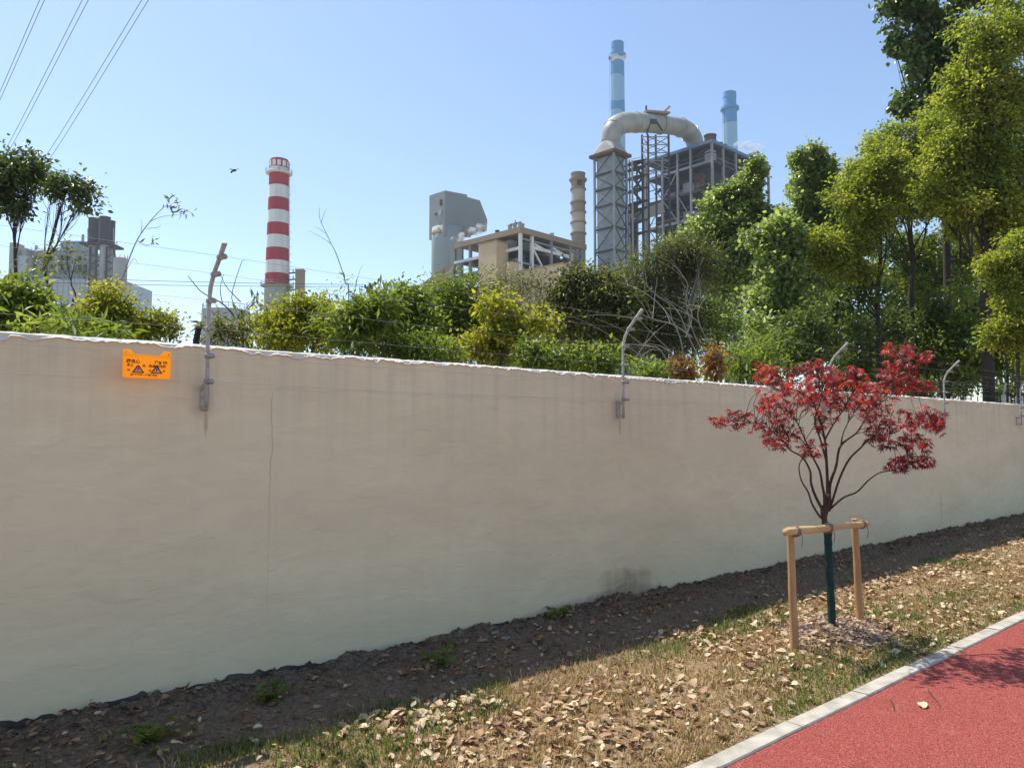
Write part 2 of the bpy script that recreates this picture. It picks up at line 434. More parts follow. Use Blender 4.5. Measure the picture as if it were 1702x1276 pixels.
# specks: small chips
vo = n.new('ShaderNodeTexVoronoi'); vo.inputs['Scale'].default_value = 4.2; vo.inputs['Randomness'].default_value = 1.0; l.new(g.outputs['Position'], vo.inputs['Vector'])
vsep = n.new('ShaderNodeSeparateColor'); l.new(vo.outputs['Color'], vsep.inputs[0])
spk = math_node(n, l, 'MULTIPLY', math_node(n, l, 'LESS_THAN', vo.outputs['Distance'], math_node(n, l, 'MULTIPLY', fine, .042)), math_node(n, l, 'GREATER_THAN', vsep.outputs[1], .45))
col = mix_node(n, l, math_node(n, l, 'MULTIPLY', spk, .85), col, (.07, .055, .045))
l.new(col, b.inputs['Base Color']); b.inputs['Roughness'].default_value = .75; b.inputs['Specular IOR Level'].default_value = .25
hgt = math_node(n, l, 'ADD', math_node(n, l, 'MULTIPLY', trowel, .9), math_node(n, l, 'MULTIPLY', fine, .10))
hgt = math_node(n, l, 'SUBTRACT', hgt, math_node(n, l, 'MULTIPLY', cr, .5))
hgt = math_node(n, l, 'SUBTRACT', hgt, math_node(n, l, 'MULTIPLY', spk, .4)); hgt = math_node(n, l, 'SUBTRACT', hgt, math_node(n, l, 'MULTIPLY', scr, .12))
bp = n.new('ShaderNodeBump'); bp.inputs['Strength'].default_value = .42; bp.inputs['Distance'].default_value = .020
l.new(hgt, bp.inputs['Height']); l.new(bp.outputs[0], b.inputs['Normal'])
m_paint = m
m_conc = surf('raw_concrete', (.15, .125, .098), (.07, .058, .046), scale=6, rough=.95, bump=.6, bscale=40)
m_mortar = surf('white_mortar', (.80, .79, .75), (.62, .60, .55), scale=14, rough=.9, bump=.5, bscale=70, bdist=.006)

wall = thing('boundary_wall', 'long plastered beige boundary wall running across the whole photo', 'wall', (3.0, 4.96, 0))
MB().box((16.5, 4.96, .95), 61, .216, 2.43).build('wall_core', m_conc, wall)
xs = np.concatenate([np.arange(-14, 0, .25), np.arange(0, 9, .014), np.arange(9, 20, .08), np.arange(20, 47.2, .4)])
zl = .105 + .05 * (fbm(xs * 1.1, xs * 0, 31) - .45) + .03 * (vnoise(xs * 9, xs * 0, 8) - .5) + .03 * (vnoise(xs * 26, xs * 0, 18) - .5)
zl = np.where(xs < 2.4, zl + .025, zl)
V = []; F = []
zr = np.linspace(0, 1, 6)
nx = len(xs)
for r in zr:
    z = zl + (2.178 - zl) * r
    yy = WALL_Y + .006 * (fbm(xs * .7 + 3, z * 1.2, 77) - .47)
    V += list(zip(xs, yy, z))
V += [(x, 4.856, z) for x, z in zip(xs, zl)]
for j in range(5):
    F += [[j * nx + i, j * nx + i + 1, (j + 1) * nx + i + 1, (j + 1) * nx + i] for i in range(nx - 1)]
F += [[6 * nx + i, 6 * nx + i + 1, i + 1, i] for i in range(nx - 1)]
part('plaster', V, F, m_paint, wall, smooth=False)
rc_ = np.random.default_rng(6).uniform(size=len(xs)); dr = .013 + .034 * np.clip(fbm(xs * 15, xs * 0 + 4, 41, 5) - .45, 0, 1) * 2.2 + .012 * vnoise(xs * 55, xs * 0, 51) ** 2 + .006 * rc_ ** 2 + .014 * np.clip((vnoise(xs * 1.7, xs * 0, 52) - .55) * 6, 0, 1)
tz = WALL_TOP + .004 * (fbm(xs * 1.2, xs * 0 + 7, 61) - .47) + .006 * (vnoise(xs * 18, xs * 0, 71) - .5)
fy = WALL_Y - .010 - .007 * vnoise(xs * 12, xs * 0, 81)
V = list(zip(xs, fy + .004, tz - dr)) + list(zip(xs, fy, tz - dr * .82)) + list(zip(xs, fy + dr * 1.15, tz)) + [(x, 5.085, z + .002) for x, z in zip(xs, tz)] + [(x, 5.09, z - .05) for x, z in zip(xs, tz)] + [(x, WALL_Y + .006, z) for x, z in zip(xs, tz - dr)]
F = []
for a, c_ in ((0, 1), (1, 2), (2, 3), (3, 4), (5, 0)):
    F += [[a * nx + i, a * nx + i + 1, c_ * nx + i + 1, c_ * nx + i] for i in range(nx - 1)]
part('coping', V, F, m_mortar, wall)

# ================================================================== ELECTRIC FENCE
m_pole = surf('weathered_pole', (.50, .49, .44), (.30, .29, .25), scale=25, rough=.7, bump=.25, bscale=90, bdist=.003)
m_knob = surf('insulator_grey', (.42, .40, .36), (.24, .22, .19), scale=40, rough=.55)
m_wire = surf('steel_wire', (.55, .55, .53), (.40, .40, .38), rough=.45, metal=.7)
POST_X = (1.66, 5.50, 9.44, 13.25, 16.99)
post_labels = ('bent grey fence post on the wall beside the orange warning sign',
               'bent grey fence post on the wall between the warning sign and the red maple',
               'bent pale fence post whose tip pokes out above the red maple',
               'pale bent fence post on the wall just right of the red maple',
               'pale bent fence post on the wall at the right edge of the photo')
PY0 = 4.757
POST_X = tuple(PY(a, b_, PY0)[0] for a, b_ in ((344.5, 610), (1036, 640), (1379, 640), (1570, 670), (1697, 680)))
def post_curve(): return [(PY0, 1.775), (PY0, 2.0), (PY0, 2.2), (PY0, 2.40), (PY0 - .006, 2.47), (PY0 - .028, 2.535), (PY0 - .075, 2.61), (PY0 - .16, 2.69), (PY0 - .245, 2.765)]
CL = [(PY0, 1.958), (PY0, 2.115), (PY0, 2.28), (PY0 - .006, 2.452), (PY0 - .075, 2.605), (PY0 - .17, 2.695)]
proto = None
for i, px_ in enumerate(POST_X):
    t = thing('fence_post', post_labels[i], 'fence post', (px_, PY0, 1.775), 'electric fence posts along the wall')
    if proto is None:
        proto = t
        b_ = MB().tube([(px_ + .0015 * math.sin(k * 2.1), y, z) for k, (y, z) in enumerate(post_curve())], [.0115, .0115, .0115, .012, .0125, .0135, .0135, .0135, .016], 10)
        b_.build('pole', m_pole, t, smooth=True)
        bk = MB()                                      # rounded wall plate with a fold to the pole
        pts = [(.018 + .026 * math.cos(a), .085 * (1 if math.sin(a) > 0 else -1) * (abs(math.sin(a)) ** .55)) for a in np.linspace(0, 2 * math.pi, 17)[:-1]]
        Vb = [(px_ + p[0], 4.838, 1.862 + p[1]) for p in pts] + [(px_ + p[0], 4.843, 1.862 + p[1]) for p in pts]
        bk.add(Vb, [list(range(16)), list(range(16, 32))[::-1]] + [[k, 16 + k, 16 + (k + 1) % 16, (k + 1) % 16] for k in range(16)])
        bk.box((px_ - .002, 4.80, 1.80), .010, .085, .022); bk.box((px_ - .002, 4.80, 1.92), .010, .085, .022)
        bk.build('bracket', m_pole, t)
        for k, (cy, cz) in enumerate(CL):
            tilt = 0 if k < 4 else -.75
            ring = MB(); dy, dz = math.sin(tilt), math.cos(tilt)
            ring.tube([(px_, cy - dy * .013, cz - dz * .013), (px_, cy - dy * .009, cz - dz * .009), (px_, cy + dy * .009, cz + dz * .009), (px_, cy + dy * .013, cz + dz * .013)], [.016, .020, .020, .016], 10)
            o = ring.build('clamp', m_knob, t, smooth=False)
            kn = MB(); kn.tube([(px_ + .002, cy - .014, cz), (px_ + .006, cy - .022, cz - .002), (px_ + .010, cy - .036, cz - .003), (px_ + .013, cy - .048, cz - .003), (px_ + .015, cy - .060, cz - .003)], [.012, .018, .012, .018, .010], 8)
            kn.build('insulator', m_knob, o, smooth=True)
    else:
        for ch in [c_ for c_ in proto.children]:
            cc = ch.copy(); _put(cc, t, WL[t.name])
            for g_ in ch.children:
                gg = g_.copy(); _put(gg, cc, WL[t.name])
        sc = 1.0 + (.02 if i % 2 else -.01); t.rotation_euler = (0, 0, (-.05, .06, -.08, .04)[i - 1])
wire_names = ('lowest', 'second lowest', 'third lowest', 'third from the top', 'second from the top', 'topmost')
for k, (cy, cz) in enumerate(CL):
    pts = []; xsn = [POST_X[0] - 3.84 * 3, POST_X[0] - 3.84 * 2, POST_X[0] - 3.84] + list(POST_X) + [20.8, 24.6, 28.4]
    for a, c_ in zip(xsn[:-1], xsn[1:]):
        for s in range(8):
            u = s / 8; pts.append((a + (c_ - a) * u, cy - .052, cz - .004 - .012 * (1 - (2 * u - 1) ** 2) * (1 + .6 * math.sin(k * 1.7 + a))))
    o = MB().tube(pts, .0010, 5).build('fence_wire', m_wire, None, origin=pts[0])
    tag(o, 'thin steel fence wire along the wall, %s of the six' % wire_names[k], 'wire', 'six wires of the electric fence')

# ================================================================== WARNING SIGN
m, n, l, b = new_mat('orange_plastic')
b.inputs['Base Color'].default_value = (1.0, .52, .045, 1); b.inputs['Roughness'].default_value = .35
tl = n.new('ShaderNodeBsdfTranslucent'); tl.inputs[0].default_value = (1.0, .57, .07, 1)
mx = n.new('ShaderNodeMixShader'); mx.inputs[0].default_value = .72
l.new(b.outputs[0], mx.inputs[1]); l.new(tl.outputs[0], mx.inputs[2]); l.new(mx.outputs[0], n['Material Output'].inputs[0])
m_orange = m
m_print = surf('dark_print', (.045, .012, .008), (.03, .008, .006), rough=.6)
m_pink = surf('pale_print', (.80, .42, .30), (.75, .38, .27), rough=.6)
SY = 4.690
SX0, SX1, SZ0, SZ1 = PY(204, 605, SY)[0], PY(284, 605, SY)[0], PY(245, 629, SY)[2], PY(245, 590, SY)[2]
sign = thing('warning_sign', 'small orange high voltage warning sign hanging on the fence wires', 'sign', (SX0, SY, SZ0))
W_ = SX1 - SX0
out = []
def arc(cx, cz, r, a0, a1, k=5): return [(cx + r * math.cos(a), cz + r * math.sin(a)) for a in np.linspace(math.radians(a0), math.radians(a1), k)]
out += arc(.010, .010, .010, 180, 270) + arc(W_ - .010, .010, .010, 270, 360)
out += arc(W_ - .012, SZ1 - SZ0 + .012, .014, 0, 90) + arc(W_ - .036, SZ1 - SZ0 + .016, .010, 90, 150, 4) + [(W_ - .062, SZ1 - SZ0 - .0005)]
out += [(.062, SZ1 - SZ0 - .0005)] + arc(.036, SZ1 - SZ0 + .016, .010, 30, 90, 4) + arc(.012, SZ1 - SZ0 + .012, .014, 90, 180)
nO = len(out)
tilt = lambda x, z, y: (SX0 + x, SY + y - .012 * (1 - z / .15) * 0, SZ0 + z + .068 * 0 * x)
Vs = [tilt(x, z, 0) for x, z in out] + [tilt(x, z, .003) for x, z in out]
part('plate', Vs, [list(range(nO)), list(range(nO, 2 * nO))[::-1]] + [[i, nO + i, nO + (i + 1) % nO, (i + 1) % nO] for i in range(nO)], m_orange, sign)
def prnt(name, polys, mat, dy, par=None):
    bm_ = MB()
    for P in polys:
        a = sum(P[i][0] * P[(i + 1) % len(P)][1] - P[(i + 1) % len(P)][0] * P[i][1] for i in range(len(P)))
        if a < 0: P = P[::-1]
        bm_.add([tilt(x, z, -dy) for x, z in P], [list(range(len(P)))])
    return bm_.build(name, mat, par or sign)
for k, cx in enumerate((.081, .180)):
    wt = prnt('warning_triangle', [[(cx - .034, .030), (cx + .034, .030), (cx + .004, .074), (cx - .004, .074)]], m_print, .0012)
    prnt('triangle_face', [[(cx - .023, .0355), (cx + .023, .0355), (cx, .067)]], m_pink, .0018, wt)
    prnt('lightning_bolt', [[(cx + .001, .062), (cx - .006, .050), (cx - .001, .050), (cx - .004, .0375), (cx + .005, .052), (cx + .001, .052), (cx + .005, .060)]], m_print, .0024, wt)
def text(s, x, z, size, sq=1.0):
    cu = bpy.data.curves.new('lettering', 'FONT'); cu.body = s; cu.size = size; cu.resolution_u = 2; cu.offset = size * .03
    o = bpy.data.objects.new('lettering_source', cu); COL.objects.link(o)
    bpy.context.view_layer.update()
    me = bpy.data.meshes.new_from_object(o.evaluated_get(bpy.context.evaluated_depsgraph_get()))
    V = [tilt(x + v.co.x * sq, z + v.co.y, -.0012) for v in me.vertices]; F = [list(p.vertices) for p in me.polygons]
    bpy.data.objects.remove(o); bpy.data.meshes.remove(me)
    return part('lettering', V, F, m_print, sign)
text('因良心', .018, .086, .024); text('污贰四', .166, .084, .024)
text('郎止', .022, .066, .017); text('皿', .103, .066, .017); text('具高危险', .136, .066, .017, 1.15); text('知', .214, .066, .017)
text('凶', .024, .040, .015); text('冷', .136, .040, .015); text('冠', .214, .040, .015)
text('血值村恤幽 一值面村惯血', .040, .015, .0135, .95)
for hx in (.014, W_ - .014):
    MB().tube([tilt(hx, SZ1 - SZ0 + .006, -.004), tilt(hx + .003, SZ1 - SZ0 + .020, .008), tilt(hx, SZ1 - SZ0 + .03, .012)], .0022, 5).build('tie', m_knob, sign)

# ================================================================== MAPLE AND ITS STAKE FRAME
m_bark = surf('maple_bark', (.10, .062, .045), (.045, .028, .022), scale=18, rough=.85, bump=.4, bscale=60, bdist=.005, stretch=(1, 1, .4))
m_wrap = surf('green_wrap', (.018, .058, .050), (.009, .030, .027), scale=30, rough=.8, bump=.9, bscale=25, bdist=.008, stretch=(.3, .3, 4))
m_maple = leaf_mat('maple_leaf', [(0, (.085, .012, .018)), (.25, (.17, .020, .032)), (.5, (.30, .036, .045)), (.72, (.42, .065, .060)), (.86, (.50, .17, .15)), (1, (.55, .16, .04))], trans=.42, rough=.42, tcol=(1.35, .62, .45), spec=.45)
TREE = np.array((5.958, 3.043, .0)); TD = float((TREE - CAM) @ FH)
def mp(cx, cy, dd=0.0): return PT(1160 + cx / 3.14, 540 + cy / 3.14, TD + dd)
maple = thing('maple_tree', 'small red-leaved Japanese maple growing in front of the wall', 'tree', (5.958, 3.043, float(verge_h(5.958, 3.043)) - .02))
zb = float(verge_h(5.958, 3.043))
base = np.array((5.958, 3.043, zb - .03))
fork = mp(662, 1010)
tr = MB()
p_bar = PT(1376, 885, TD)
wrap_pts = [base, PT(1382, 1010, TD), PT(1379, 960, TD), PT(1377, 915, TD), p_bar]
MB().tube(spline(wrap_pts, 5), [.030 + .0022 * math.sin(k_ * 2.3) + .003 * (k_ == 20) for k_ in range(21)], 12).build('trunk_wrap', m_wrap, maple, smooth=True)
tr.tube(spline([PT(1377, 900, TD), PT(1374, 870, TD), mp(664, 1040), mp(660, 1005), mp(670, 970), mp(682, 935), mp(684, 880)], 3), list(np.linspace(.028, .014, 19)), 10); tr.tube([mp(656, 1010), mp(650, 980), mp(645, 940)], [.020, .016, .012], 8)
BR = [
 ([(655, 1015, 0), (630, 990, -.02), (595, 930, -.06), (575, 870, -.10), (540, 810, -.14), (528, 740, -.18), (548, 690, -.22), (590, 640, -.25)], .012),
 ([(648, 960, 0), (610, 885, .04), (590, 820, .08), (585, 760, .12), (545, 690, .16), (480, 650, .20), (430, 590, .24), (330, 520, .26), (180, 495, .28)], .014),
 ([(660, 990, 0), (660, 900, -.03), (650, 840, -.06), (635, 760, -.10), (600, 690, -.14), (560, 600, -.2), (500, 480, -.25), (430, 430, -.28)], .015),
 ([(668, 960, 0), (676, 850, .03), (670, 700, .06), (662, 600, .10), (630, 480, .16), (570, 370, .22), (420, 310, .28), (370, 250, .30)], .017),
 ([(690, 960, 0), (688, 840, .03), (720, 740, .08), (745, 630, .13), (830, 560, .2), (872, 490, .25), (930, 400, .3), (1000, 290, .34), (1080, 170, .36)], .016),
 ([(685, 970, 0), (740, 800, -.06), (790, 700, -.12), (850, 640, -.18), (905, 590, -.22), (1030, 560, -.28), (1180, 490, -.34), (1260, 500, -.36)], .012),
 ([(695, 955, 0), (760, 900, -.10), (830, 870, -.18), (890, 810, -.25), (950, 770, -.3), (1030, 755, -.34), (1120, 720, -.38), (1200, 715, -.40)], .010),
 ([(662, 600, .1), (700, 530, .04), (740, 470, -.02), (780, 410, -.08), (830, 300, -.12), (830, 250, -.14)], .009),
 ([(672, 720, .06), (640, 600, .0), (610, 500, -.06), (640, 400, -.12), (650, 300, -.16), (620, 200, -.18)], .010),
 ([(850, 640, -.18), (880, 600, -.2), (940, 600, -.3), (1030, 610, -.36), (1130, 610, -.4), (1190, 640, -.42)], .006),
 ([(872, 490, .25), (900, 450, .18), (960, 400, .1), (1090, 320, .04), (1180, 320, 0)], .008),
 ([(1000, 290, .34), (1060, 240, .2), (1100, 180, .12), (1190, 160, .1)], .006),
 ([(600, 690, -.14), (540, 600, -.05), (470, 560, .0), (400, 570, .02)], .007),
 ([(745, 630, .13), (760, 560, .16), (800, 480, .18), (860, 400, .2), (900, 340, .2)], .008),
]
tw = MB()
for pts, r0 in BR:
    P = spline([mp(*p) for p in pts], 5); k = len(P)
    tr.tube(P, [r0 * .85 * (1 - .78 * i / (k - 1)) for i in range(k)], 7)
BPTS = np.concatenate([np.array(spline([mp(*p) for p in pts], 5))[8:] for pts, r0 in BR])
CLM = [(180, 490, 90, 42, .28), (110, 500, 40, 30, .28), (290, 510, 45, 30, .27), (430, 560, 105, 70, .15), (400, 590, 70, 40, .2), (590, 640, 62, 40, -.25), (400, 268, 90, 48, .3), (345, 225, 40, 22, .3), (400, 345, 80, 60, .1), (360, 410, 50, 50, .1),
       (430, 430, 95, 60, -.28), (550, 245, 62, 42, .1), (620, 195, 32, 25, -.18), (540, 370, 90, 62, .22), (650, 300, 95, 70, -.16), (640, 390, 110, 70, -.12), (660, 505, 58, 36, -.05), (700, 260, 60, 45, -.1),
       (760, 360, 90, 70, -.06), (830, 262, 62, 45, -.14), (880, 360, 90, 60, .2), (930, 425, 80, 55, .28), (870, 440, 70, 45, .2), (1000, 310, 80, 75, .34), (1080, 240, 72, 62, .2), (1080, 140, 55, 42, .36), (1000, 225, 50, 50, .3), (990, 128, 38, 28, .36),
       (1190, 160, 42, 26, .1), (1175, 322, 70, 26, 0), (1100, 310, 60, 48, .04), (950, 520, 78, 50, -.25), (1060, 500, 90, 50, -.29), (1130, 530, 70, 40, -.3), (1190, 470, 60, 42, -.34), (1255, 490, 40, 32, -.36), (1245, 540, 42, 22, -.36), (930, 588, 52, 28, -.3),
       (1030, 612, 90, 28, -.36), (1130, 610, 80, 32, -.4), (1190, 642, 40, 22, -.42), (1110, 715, 112, 36, -.38), (1040, 745, 60, 20, -.35), (1180, 705, 55, 30, -.4)]
rng = np.random.default_rng(12)
LP, LD, LN, LS, LT = [], [], [], [], []
for (cx, cy, rx, ry, dd) in CLM:
    nn = int(9 + rx * ry / 92)
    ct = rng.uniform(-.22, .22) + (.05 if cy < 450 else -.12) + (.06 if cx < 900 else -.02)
    for _ in range(nn):
        a = rng.uniform(0, 2 * math.pi); r = math.sqrt(rng.uniform(0, 1))
        ddd = dd + rng.normal() * .13
        p = mp(cx + rx * r * math.cos(a) * 1.05 + rng.normal() * 6, cy + ry * r * math.sin(a) * 1.15 + rng.normal() * 9, ddd)
        LP.append(p); da = rng.uniform(0, 2 * math.pi)
        LD.append((math.cos(da) + RT[0] * .5 * math.cos(a), math.sin(da) + RT[1] * .5 * math.cos(a), -.35 - .5 * rng.uniform()))
        LN.append((rng.normal() * .55, rng.normal() * .55, .8)); LS.append(rng.uniform(.028, .062)); LT.append(np.clip(.45 + ct + rng.normal() * .2, 0, 1))
LP, LD, LN, LS, LT = map(np.array, (LP, LD, LN, LS, LT))
for i in range(0, len(LP), 4):
    e = LP[i]; s_ = BPTS[np.argsort(np.linalg.norm(BPTS - e - (0, 0, -.06), axis=1))[rng.integers(0, 4)]]
    if np.linalg.norm(e - s_) < .45: tr.tube(spline([s_, (s_ + e) / 2 + rng.normal(size=3) * .02 + (0, 0, .02), e], 2), [.0032, .0028, .0024, .002, .0014], 4, cap=False)
tr.build('trunk', m_bark, maple, smooth=True)
V, F = scatter(leaf_palm(7), LP, LD, LN, LS)
order = np.argsort(-LS / np.linalg.norm(LP - CAM, axis=1)); big_i, rest = order[:300], order[300:]
k7 = len(leaf_palm(7)[0])
def sel(idx):
    TV, TF = leaf_palm(7)
    return np.concatenate([V[i * k7:(i + 1) * k7] for i in idx]), (TF[None] + (np.arange(len(idx)) * k7)[:, None, None]).reshape(-1, 3), np.repeat(LT[idx], k7)
cv, cf, ct_ = sel(rest)
crown = part('crown', cv, cf, m_maple, maple, tone=ct_)
variants = []
for j in range(10):
    TV, TF = leaf_palm(7); rj = np.random.default_rng(j); TV = TV + rj.normal(size=TV.shape) * .025
    variants.append(mesh_np('leaf', TV, TF, m_maple, tone=np.full(len(TV), (j + .5) / 10)))
def frame_mat(p, d, nrm, s):
    d = Vector(d).normalized(); x = d.cross(Vector(nrm)).normalized(); z = x.cross(d)
    M = Matrix((x, d, z)).transposed().to_4x4(); return Matrix.Translation(Vector(p)) @ M @ Matrix.Diagonal((s, s, s, 1))
for i in big_i:
    o = bpy.data.objects.new('leaf', variants[min(9, int(LT[i] * 10))])
    o.matrix_basis = frame_mat(LP[i] - WL[crown.name], LD[i], LN[i], LS[i]); _put(o, crown, WL[crown.name])

m_stake = surf('stake_wood', (.52, .33, .16), (.36, .21, .09), scale=7, rough=.7, bump=.3, bscale=22, bdist=.004, stretch=(3, 3, .35))
m_barw = surf('bar_wood', (.62, .45, .22), (.45, .29, .12), scale=7, rough=.7, bump=.3, bscale=22, bdist=.004, stretch=(.35, 3, 3))
m_cloth = surf('binding_cloth', (.33, .25, .18), (.17, .12, .09), scale=40, rough=.95, bump=1, bscale=70, bdist=.006)
frame = thing('tree_support', 'wooden stake frame with two posts and a crossbar holding the maple', 'tree support', (5.83, 3.0, float(verge_h(5.83, 3.0))))
for (bx_, by_, bpx, tpx, tpy) in ((5.295, 2.991, 0, 1313, 876), (6.362, 3.006, 0, 1420, 862)):
    zb_ = float(verge_h(bx_, by_)); top = PY(tpx, tpy, 3.0); k = 6
    pts = [np.array((bx_, by_, zb_ - .05)) * (1 - j / k) + top * (j / k) + (0.003 * math.sin(j * 2 + bx_), 0, 0) for j in range(k + 1)]
    MB().tube(pts, [.031 - .0008 * j for j in range(k)] + [.0245], 12).build('stake', m_stake, frame, smooth=False)
L_, R_ = PY(1306, 884, 2.955), PY(1441, 870, 2.955)
pts = [L_ * (1 - j / 6) + R_ * (j / 6) + (0, 0, .004 * math.sin(j * 1.9)) for j in range(7)]
MB().tube(pts, [.028, .029, .027, .028, .026, .027, .025], 12).build('crossbar', m_barw, frame, smooth=True)
for px_, py_, rr in ((1322, 883, .036), (1432, 871, .031), (1376, 877, .034)):
    c_ = PY(px_, py_, 2.962); tb = MB()
    for q in range(6):
        a0 = q * 1.1; P = [c_ + (.018 * math.sin(a0) + .004 * math.sin(3 * a), rr * math.cos(a), rr * math.sin(a)) for a in np.linspace(0, 2 * math.pi, 11)]
        tb.tube(P, .0065, 5)
    P = [c_ + (.01, -.03, 0), c_ + (.018, -.045, -.05), c_ + (.01, -.04, -.11)]; tb.tube(spline(P, 4), .003, 4)
    tb.build('tie', m_cloth, frame)

# ================================================================== POWER PLANT BEHIND THE TREES
m_red = surf('chimney_red', (.46, .035, .05), (.34, .03, .042), scale=.8, rough=.85, stretch=(1, 1, .12))
m_white = surf('chimney_white', (.84, .83, .77), (.66, .65, .60), scale=.8, rough=.85, stretch=(1, 1, .12))
m_grey = surf('plant_grey', (.40, .41, .375), (.30, .31, .285), scale=.2, rough=.85)
m_steel = surf('frame_steel', (.060, .066, .072), (.036, .040, .045), scale=.8, rough=.7)
m_steelL = surf('frame_steel_light', (.30, .315, .32), (.20, .215, .225), scale=.8, rough=.65)
m_dark = surf('sooty_steel', (.035, .034, .038), (.02, .02, .023), scale=.5, rough=.8)
m_cladg = surf('duct_cladding', (.34, .38, .385), (.25, .285, .295), scale=.35, rough=.6, stretch=(1, 1, .3))
m_duct = surf('duct_metal', (.42, .41, .36), (.26, .26, .235), scale=.35, rough=.5, bump=.2, bscale=1.0, bdist=.3)
m_brown = surf('brown_cladding', (.36, .275, .185), (.29, .215, .145), scale=.3, rough=.8)
m_beige = surf('beige_render', (.62, .475, .30), (.52, .39, .24), scale=.3, rough=.9)
m_bluer = surf('blue_roof', (.13, .24, .36), (.10, .18, .28), scale=.5, rough=.6)
m_rust = surf('rusty_steel', (.18, .10, .065), (.08, .05, .04), scale=.7, rough=.9)
m_hop = surf('hopper_grey', (.31, .33, .32), (.27, .29, .285), scale=.15, rough=.85)
m_hopc = surf('silo_grey', (.36, .40, .39), (.30, .335, .335), scale=.15, rough=.85)
m_tank = surf('tank_paint', (.50, .53, .53), (.42, .45, .46), scale=.3, rough=.6)

def zat(px, py, dep): return PT(px, py, dep)[2]
def wpx(w, dep): return w * dep / FPX

# ---- striped chimney
D = 220.0
c0 = ground_at(455.5, D)
def cy(py): return zat(458, py, D)
chim = thing('striped_chimney', 'tall red and white striped chimney', 'chimney', c0)
top_z, base_r = cy(266), wpx(26, D)
def crad(z): return wpx(15.6, D) + (wpx(26, D) - wpx(15.6, D)) * (1 - z / top_z) ** 1.15
ys = [282, 310.5, 331, 352, 372.6, 393, 414, 435, 456, 476]
for i in range(len(ys) - 1):
    za, zb2 = cy(ys[i + 1]), cy(ys[i])
    if i == 0: zb2 = cy(289)
    MB().lathe(c0, [(crad(za), za), (crad(zb2), zb2)], 28, cap=False).build('stripe', (m_red, m_white)[i % 2], chim, smooth=True)
MB().lathe(c0, [(crad(0), 0), (crad(20), 20), (crad(cy(476)), cy(476))], 28, cap=False).build('shaft', m_grey, chim, smooth=True)
MB().lathe(c0, [(crad(cy(289)), cy(289)), (crad(cy(281)), cy(281))], 28, cap=False).build('stripe', m_white, chim, smooth=True)
MB().lathe(c0, [(crad(cy(281)) + .02, cy(281)), (crad(cy(281)) + .1, cy(270)), (crad(cy(281)) - .15, cy(266.2)), (crad(cy(281)) - .8, cy(266)), (crad(cy(281)) - .9, cy(270))], 28, cap=False).build('crown_band', m_red, chim, smooth=False)
for k in range(12):
    a = 2 * math.pi * k / 12 + .1; r = crad(cy(281)) + .08
    MB().box((c0[0] + r * math.cos(a), c0[1] + r * math.sin(a), (cy(279.5) + cy(270.5)) / 2), .12, 1.0, cy(270.5) - cy(279.5), a).build('panel', m_white, chim)
for py_, ex in ((289, 1.0), (476, 1.1)):
    z = cy(py_); r = crad(z); pl_ = MB().lathe(c0, [(r - .1, z - .25), (r + ex, z - .12), (r + ex, z + .05), (r - .1, z + .05)], 28).build('platform', m_grey if py_ > 300 else m_white, chim)
    rb = MB()
    for h in (.55, 1.1): rb.tube([(c0[0] + (r + ex) * math.cos(a), c0[1] + (r + ex) * math.sin(a), z + h) for a in np.linspace(0, 2 * math.pi, 25)], .05, 4)
    for k in range(16):
        a = 2 * math.pi * k / 16; q = np.array((c0[0] + (r + ex) * math.cos(a), c0[1] + (r + ex) * math.sin(a), z)); rb.tube([q, q + (0, 0, 1.1)], .05, 4)
    rb.build('railing', m_steelL, pl_)
lad = MB(); sd = RT * 1.0 - FH * .15
for s in (-.28, .28):
    lad.tube([c0 + sd * (crad(z) + .35) + FH * s + (0, 0, z) for z in np.linspace(20, cy(270), 12)], .06, 4)
for z in np.arange(20, cy(270), .9): lad.tube([c0 + sd * (crad(z) + .35) + FH * -.28 + (0, 0, z), c0 + sd * (crad(z) + .35) + FH * .28 + (0, 0, z)], .04, 4)
for z in np.arange(22, cy(270), 2.2):
    cc = c0 + sd * (crad(z) + .75) + (0, 0, z); lad.tube([cc + .45 * (sd * math.cos(a) + FH * math.sin(a)) for a in np.linspace(0, 2 * math.pi, 9)], .035, 3)
lad.build('ladder', m_steelL, chim)

# ---- concrete pillar beside it
q0 = ground_at(494.5, 219.0)
pil = thing('concrete_tower', 'slim square brown concrete tower just right of the striped chimney', 'tower', q0)
ang = HEAD - math.pi / 2
MB().box(q0 + (0, 0, zat(494, 450, 219) / 2), 2.25, 2.25, zat(494, 450, 219), ang).build('shaft', m_brown, pil)
MB().box(q0 + (0, 0, zat(494, 450, 219) + .15), 2.5, 2.5, .3, ang).build('cap', m_grey, pil)
for py_ in (453, 464, 481):
    z = zat(494, py_, 219); bar('bridge_beam', c0 + RT * (crad(z) + .1) + (0, 0, z), q0 + RT * -1.1 + (0, 0, z), .35, .35, m_steel, pil)
    bar('bridge_post', c0 + RT * (crad(z) + 1.3) + (0, 0, z), c0 + RT * (crad(z) + 1.3) + (0, 0, z + 1.2), .2, .2, m_steel, pil)

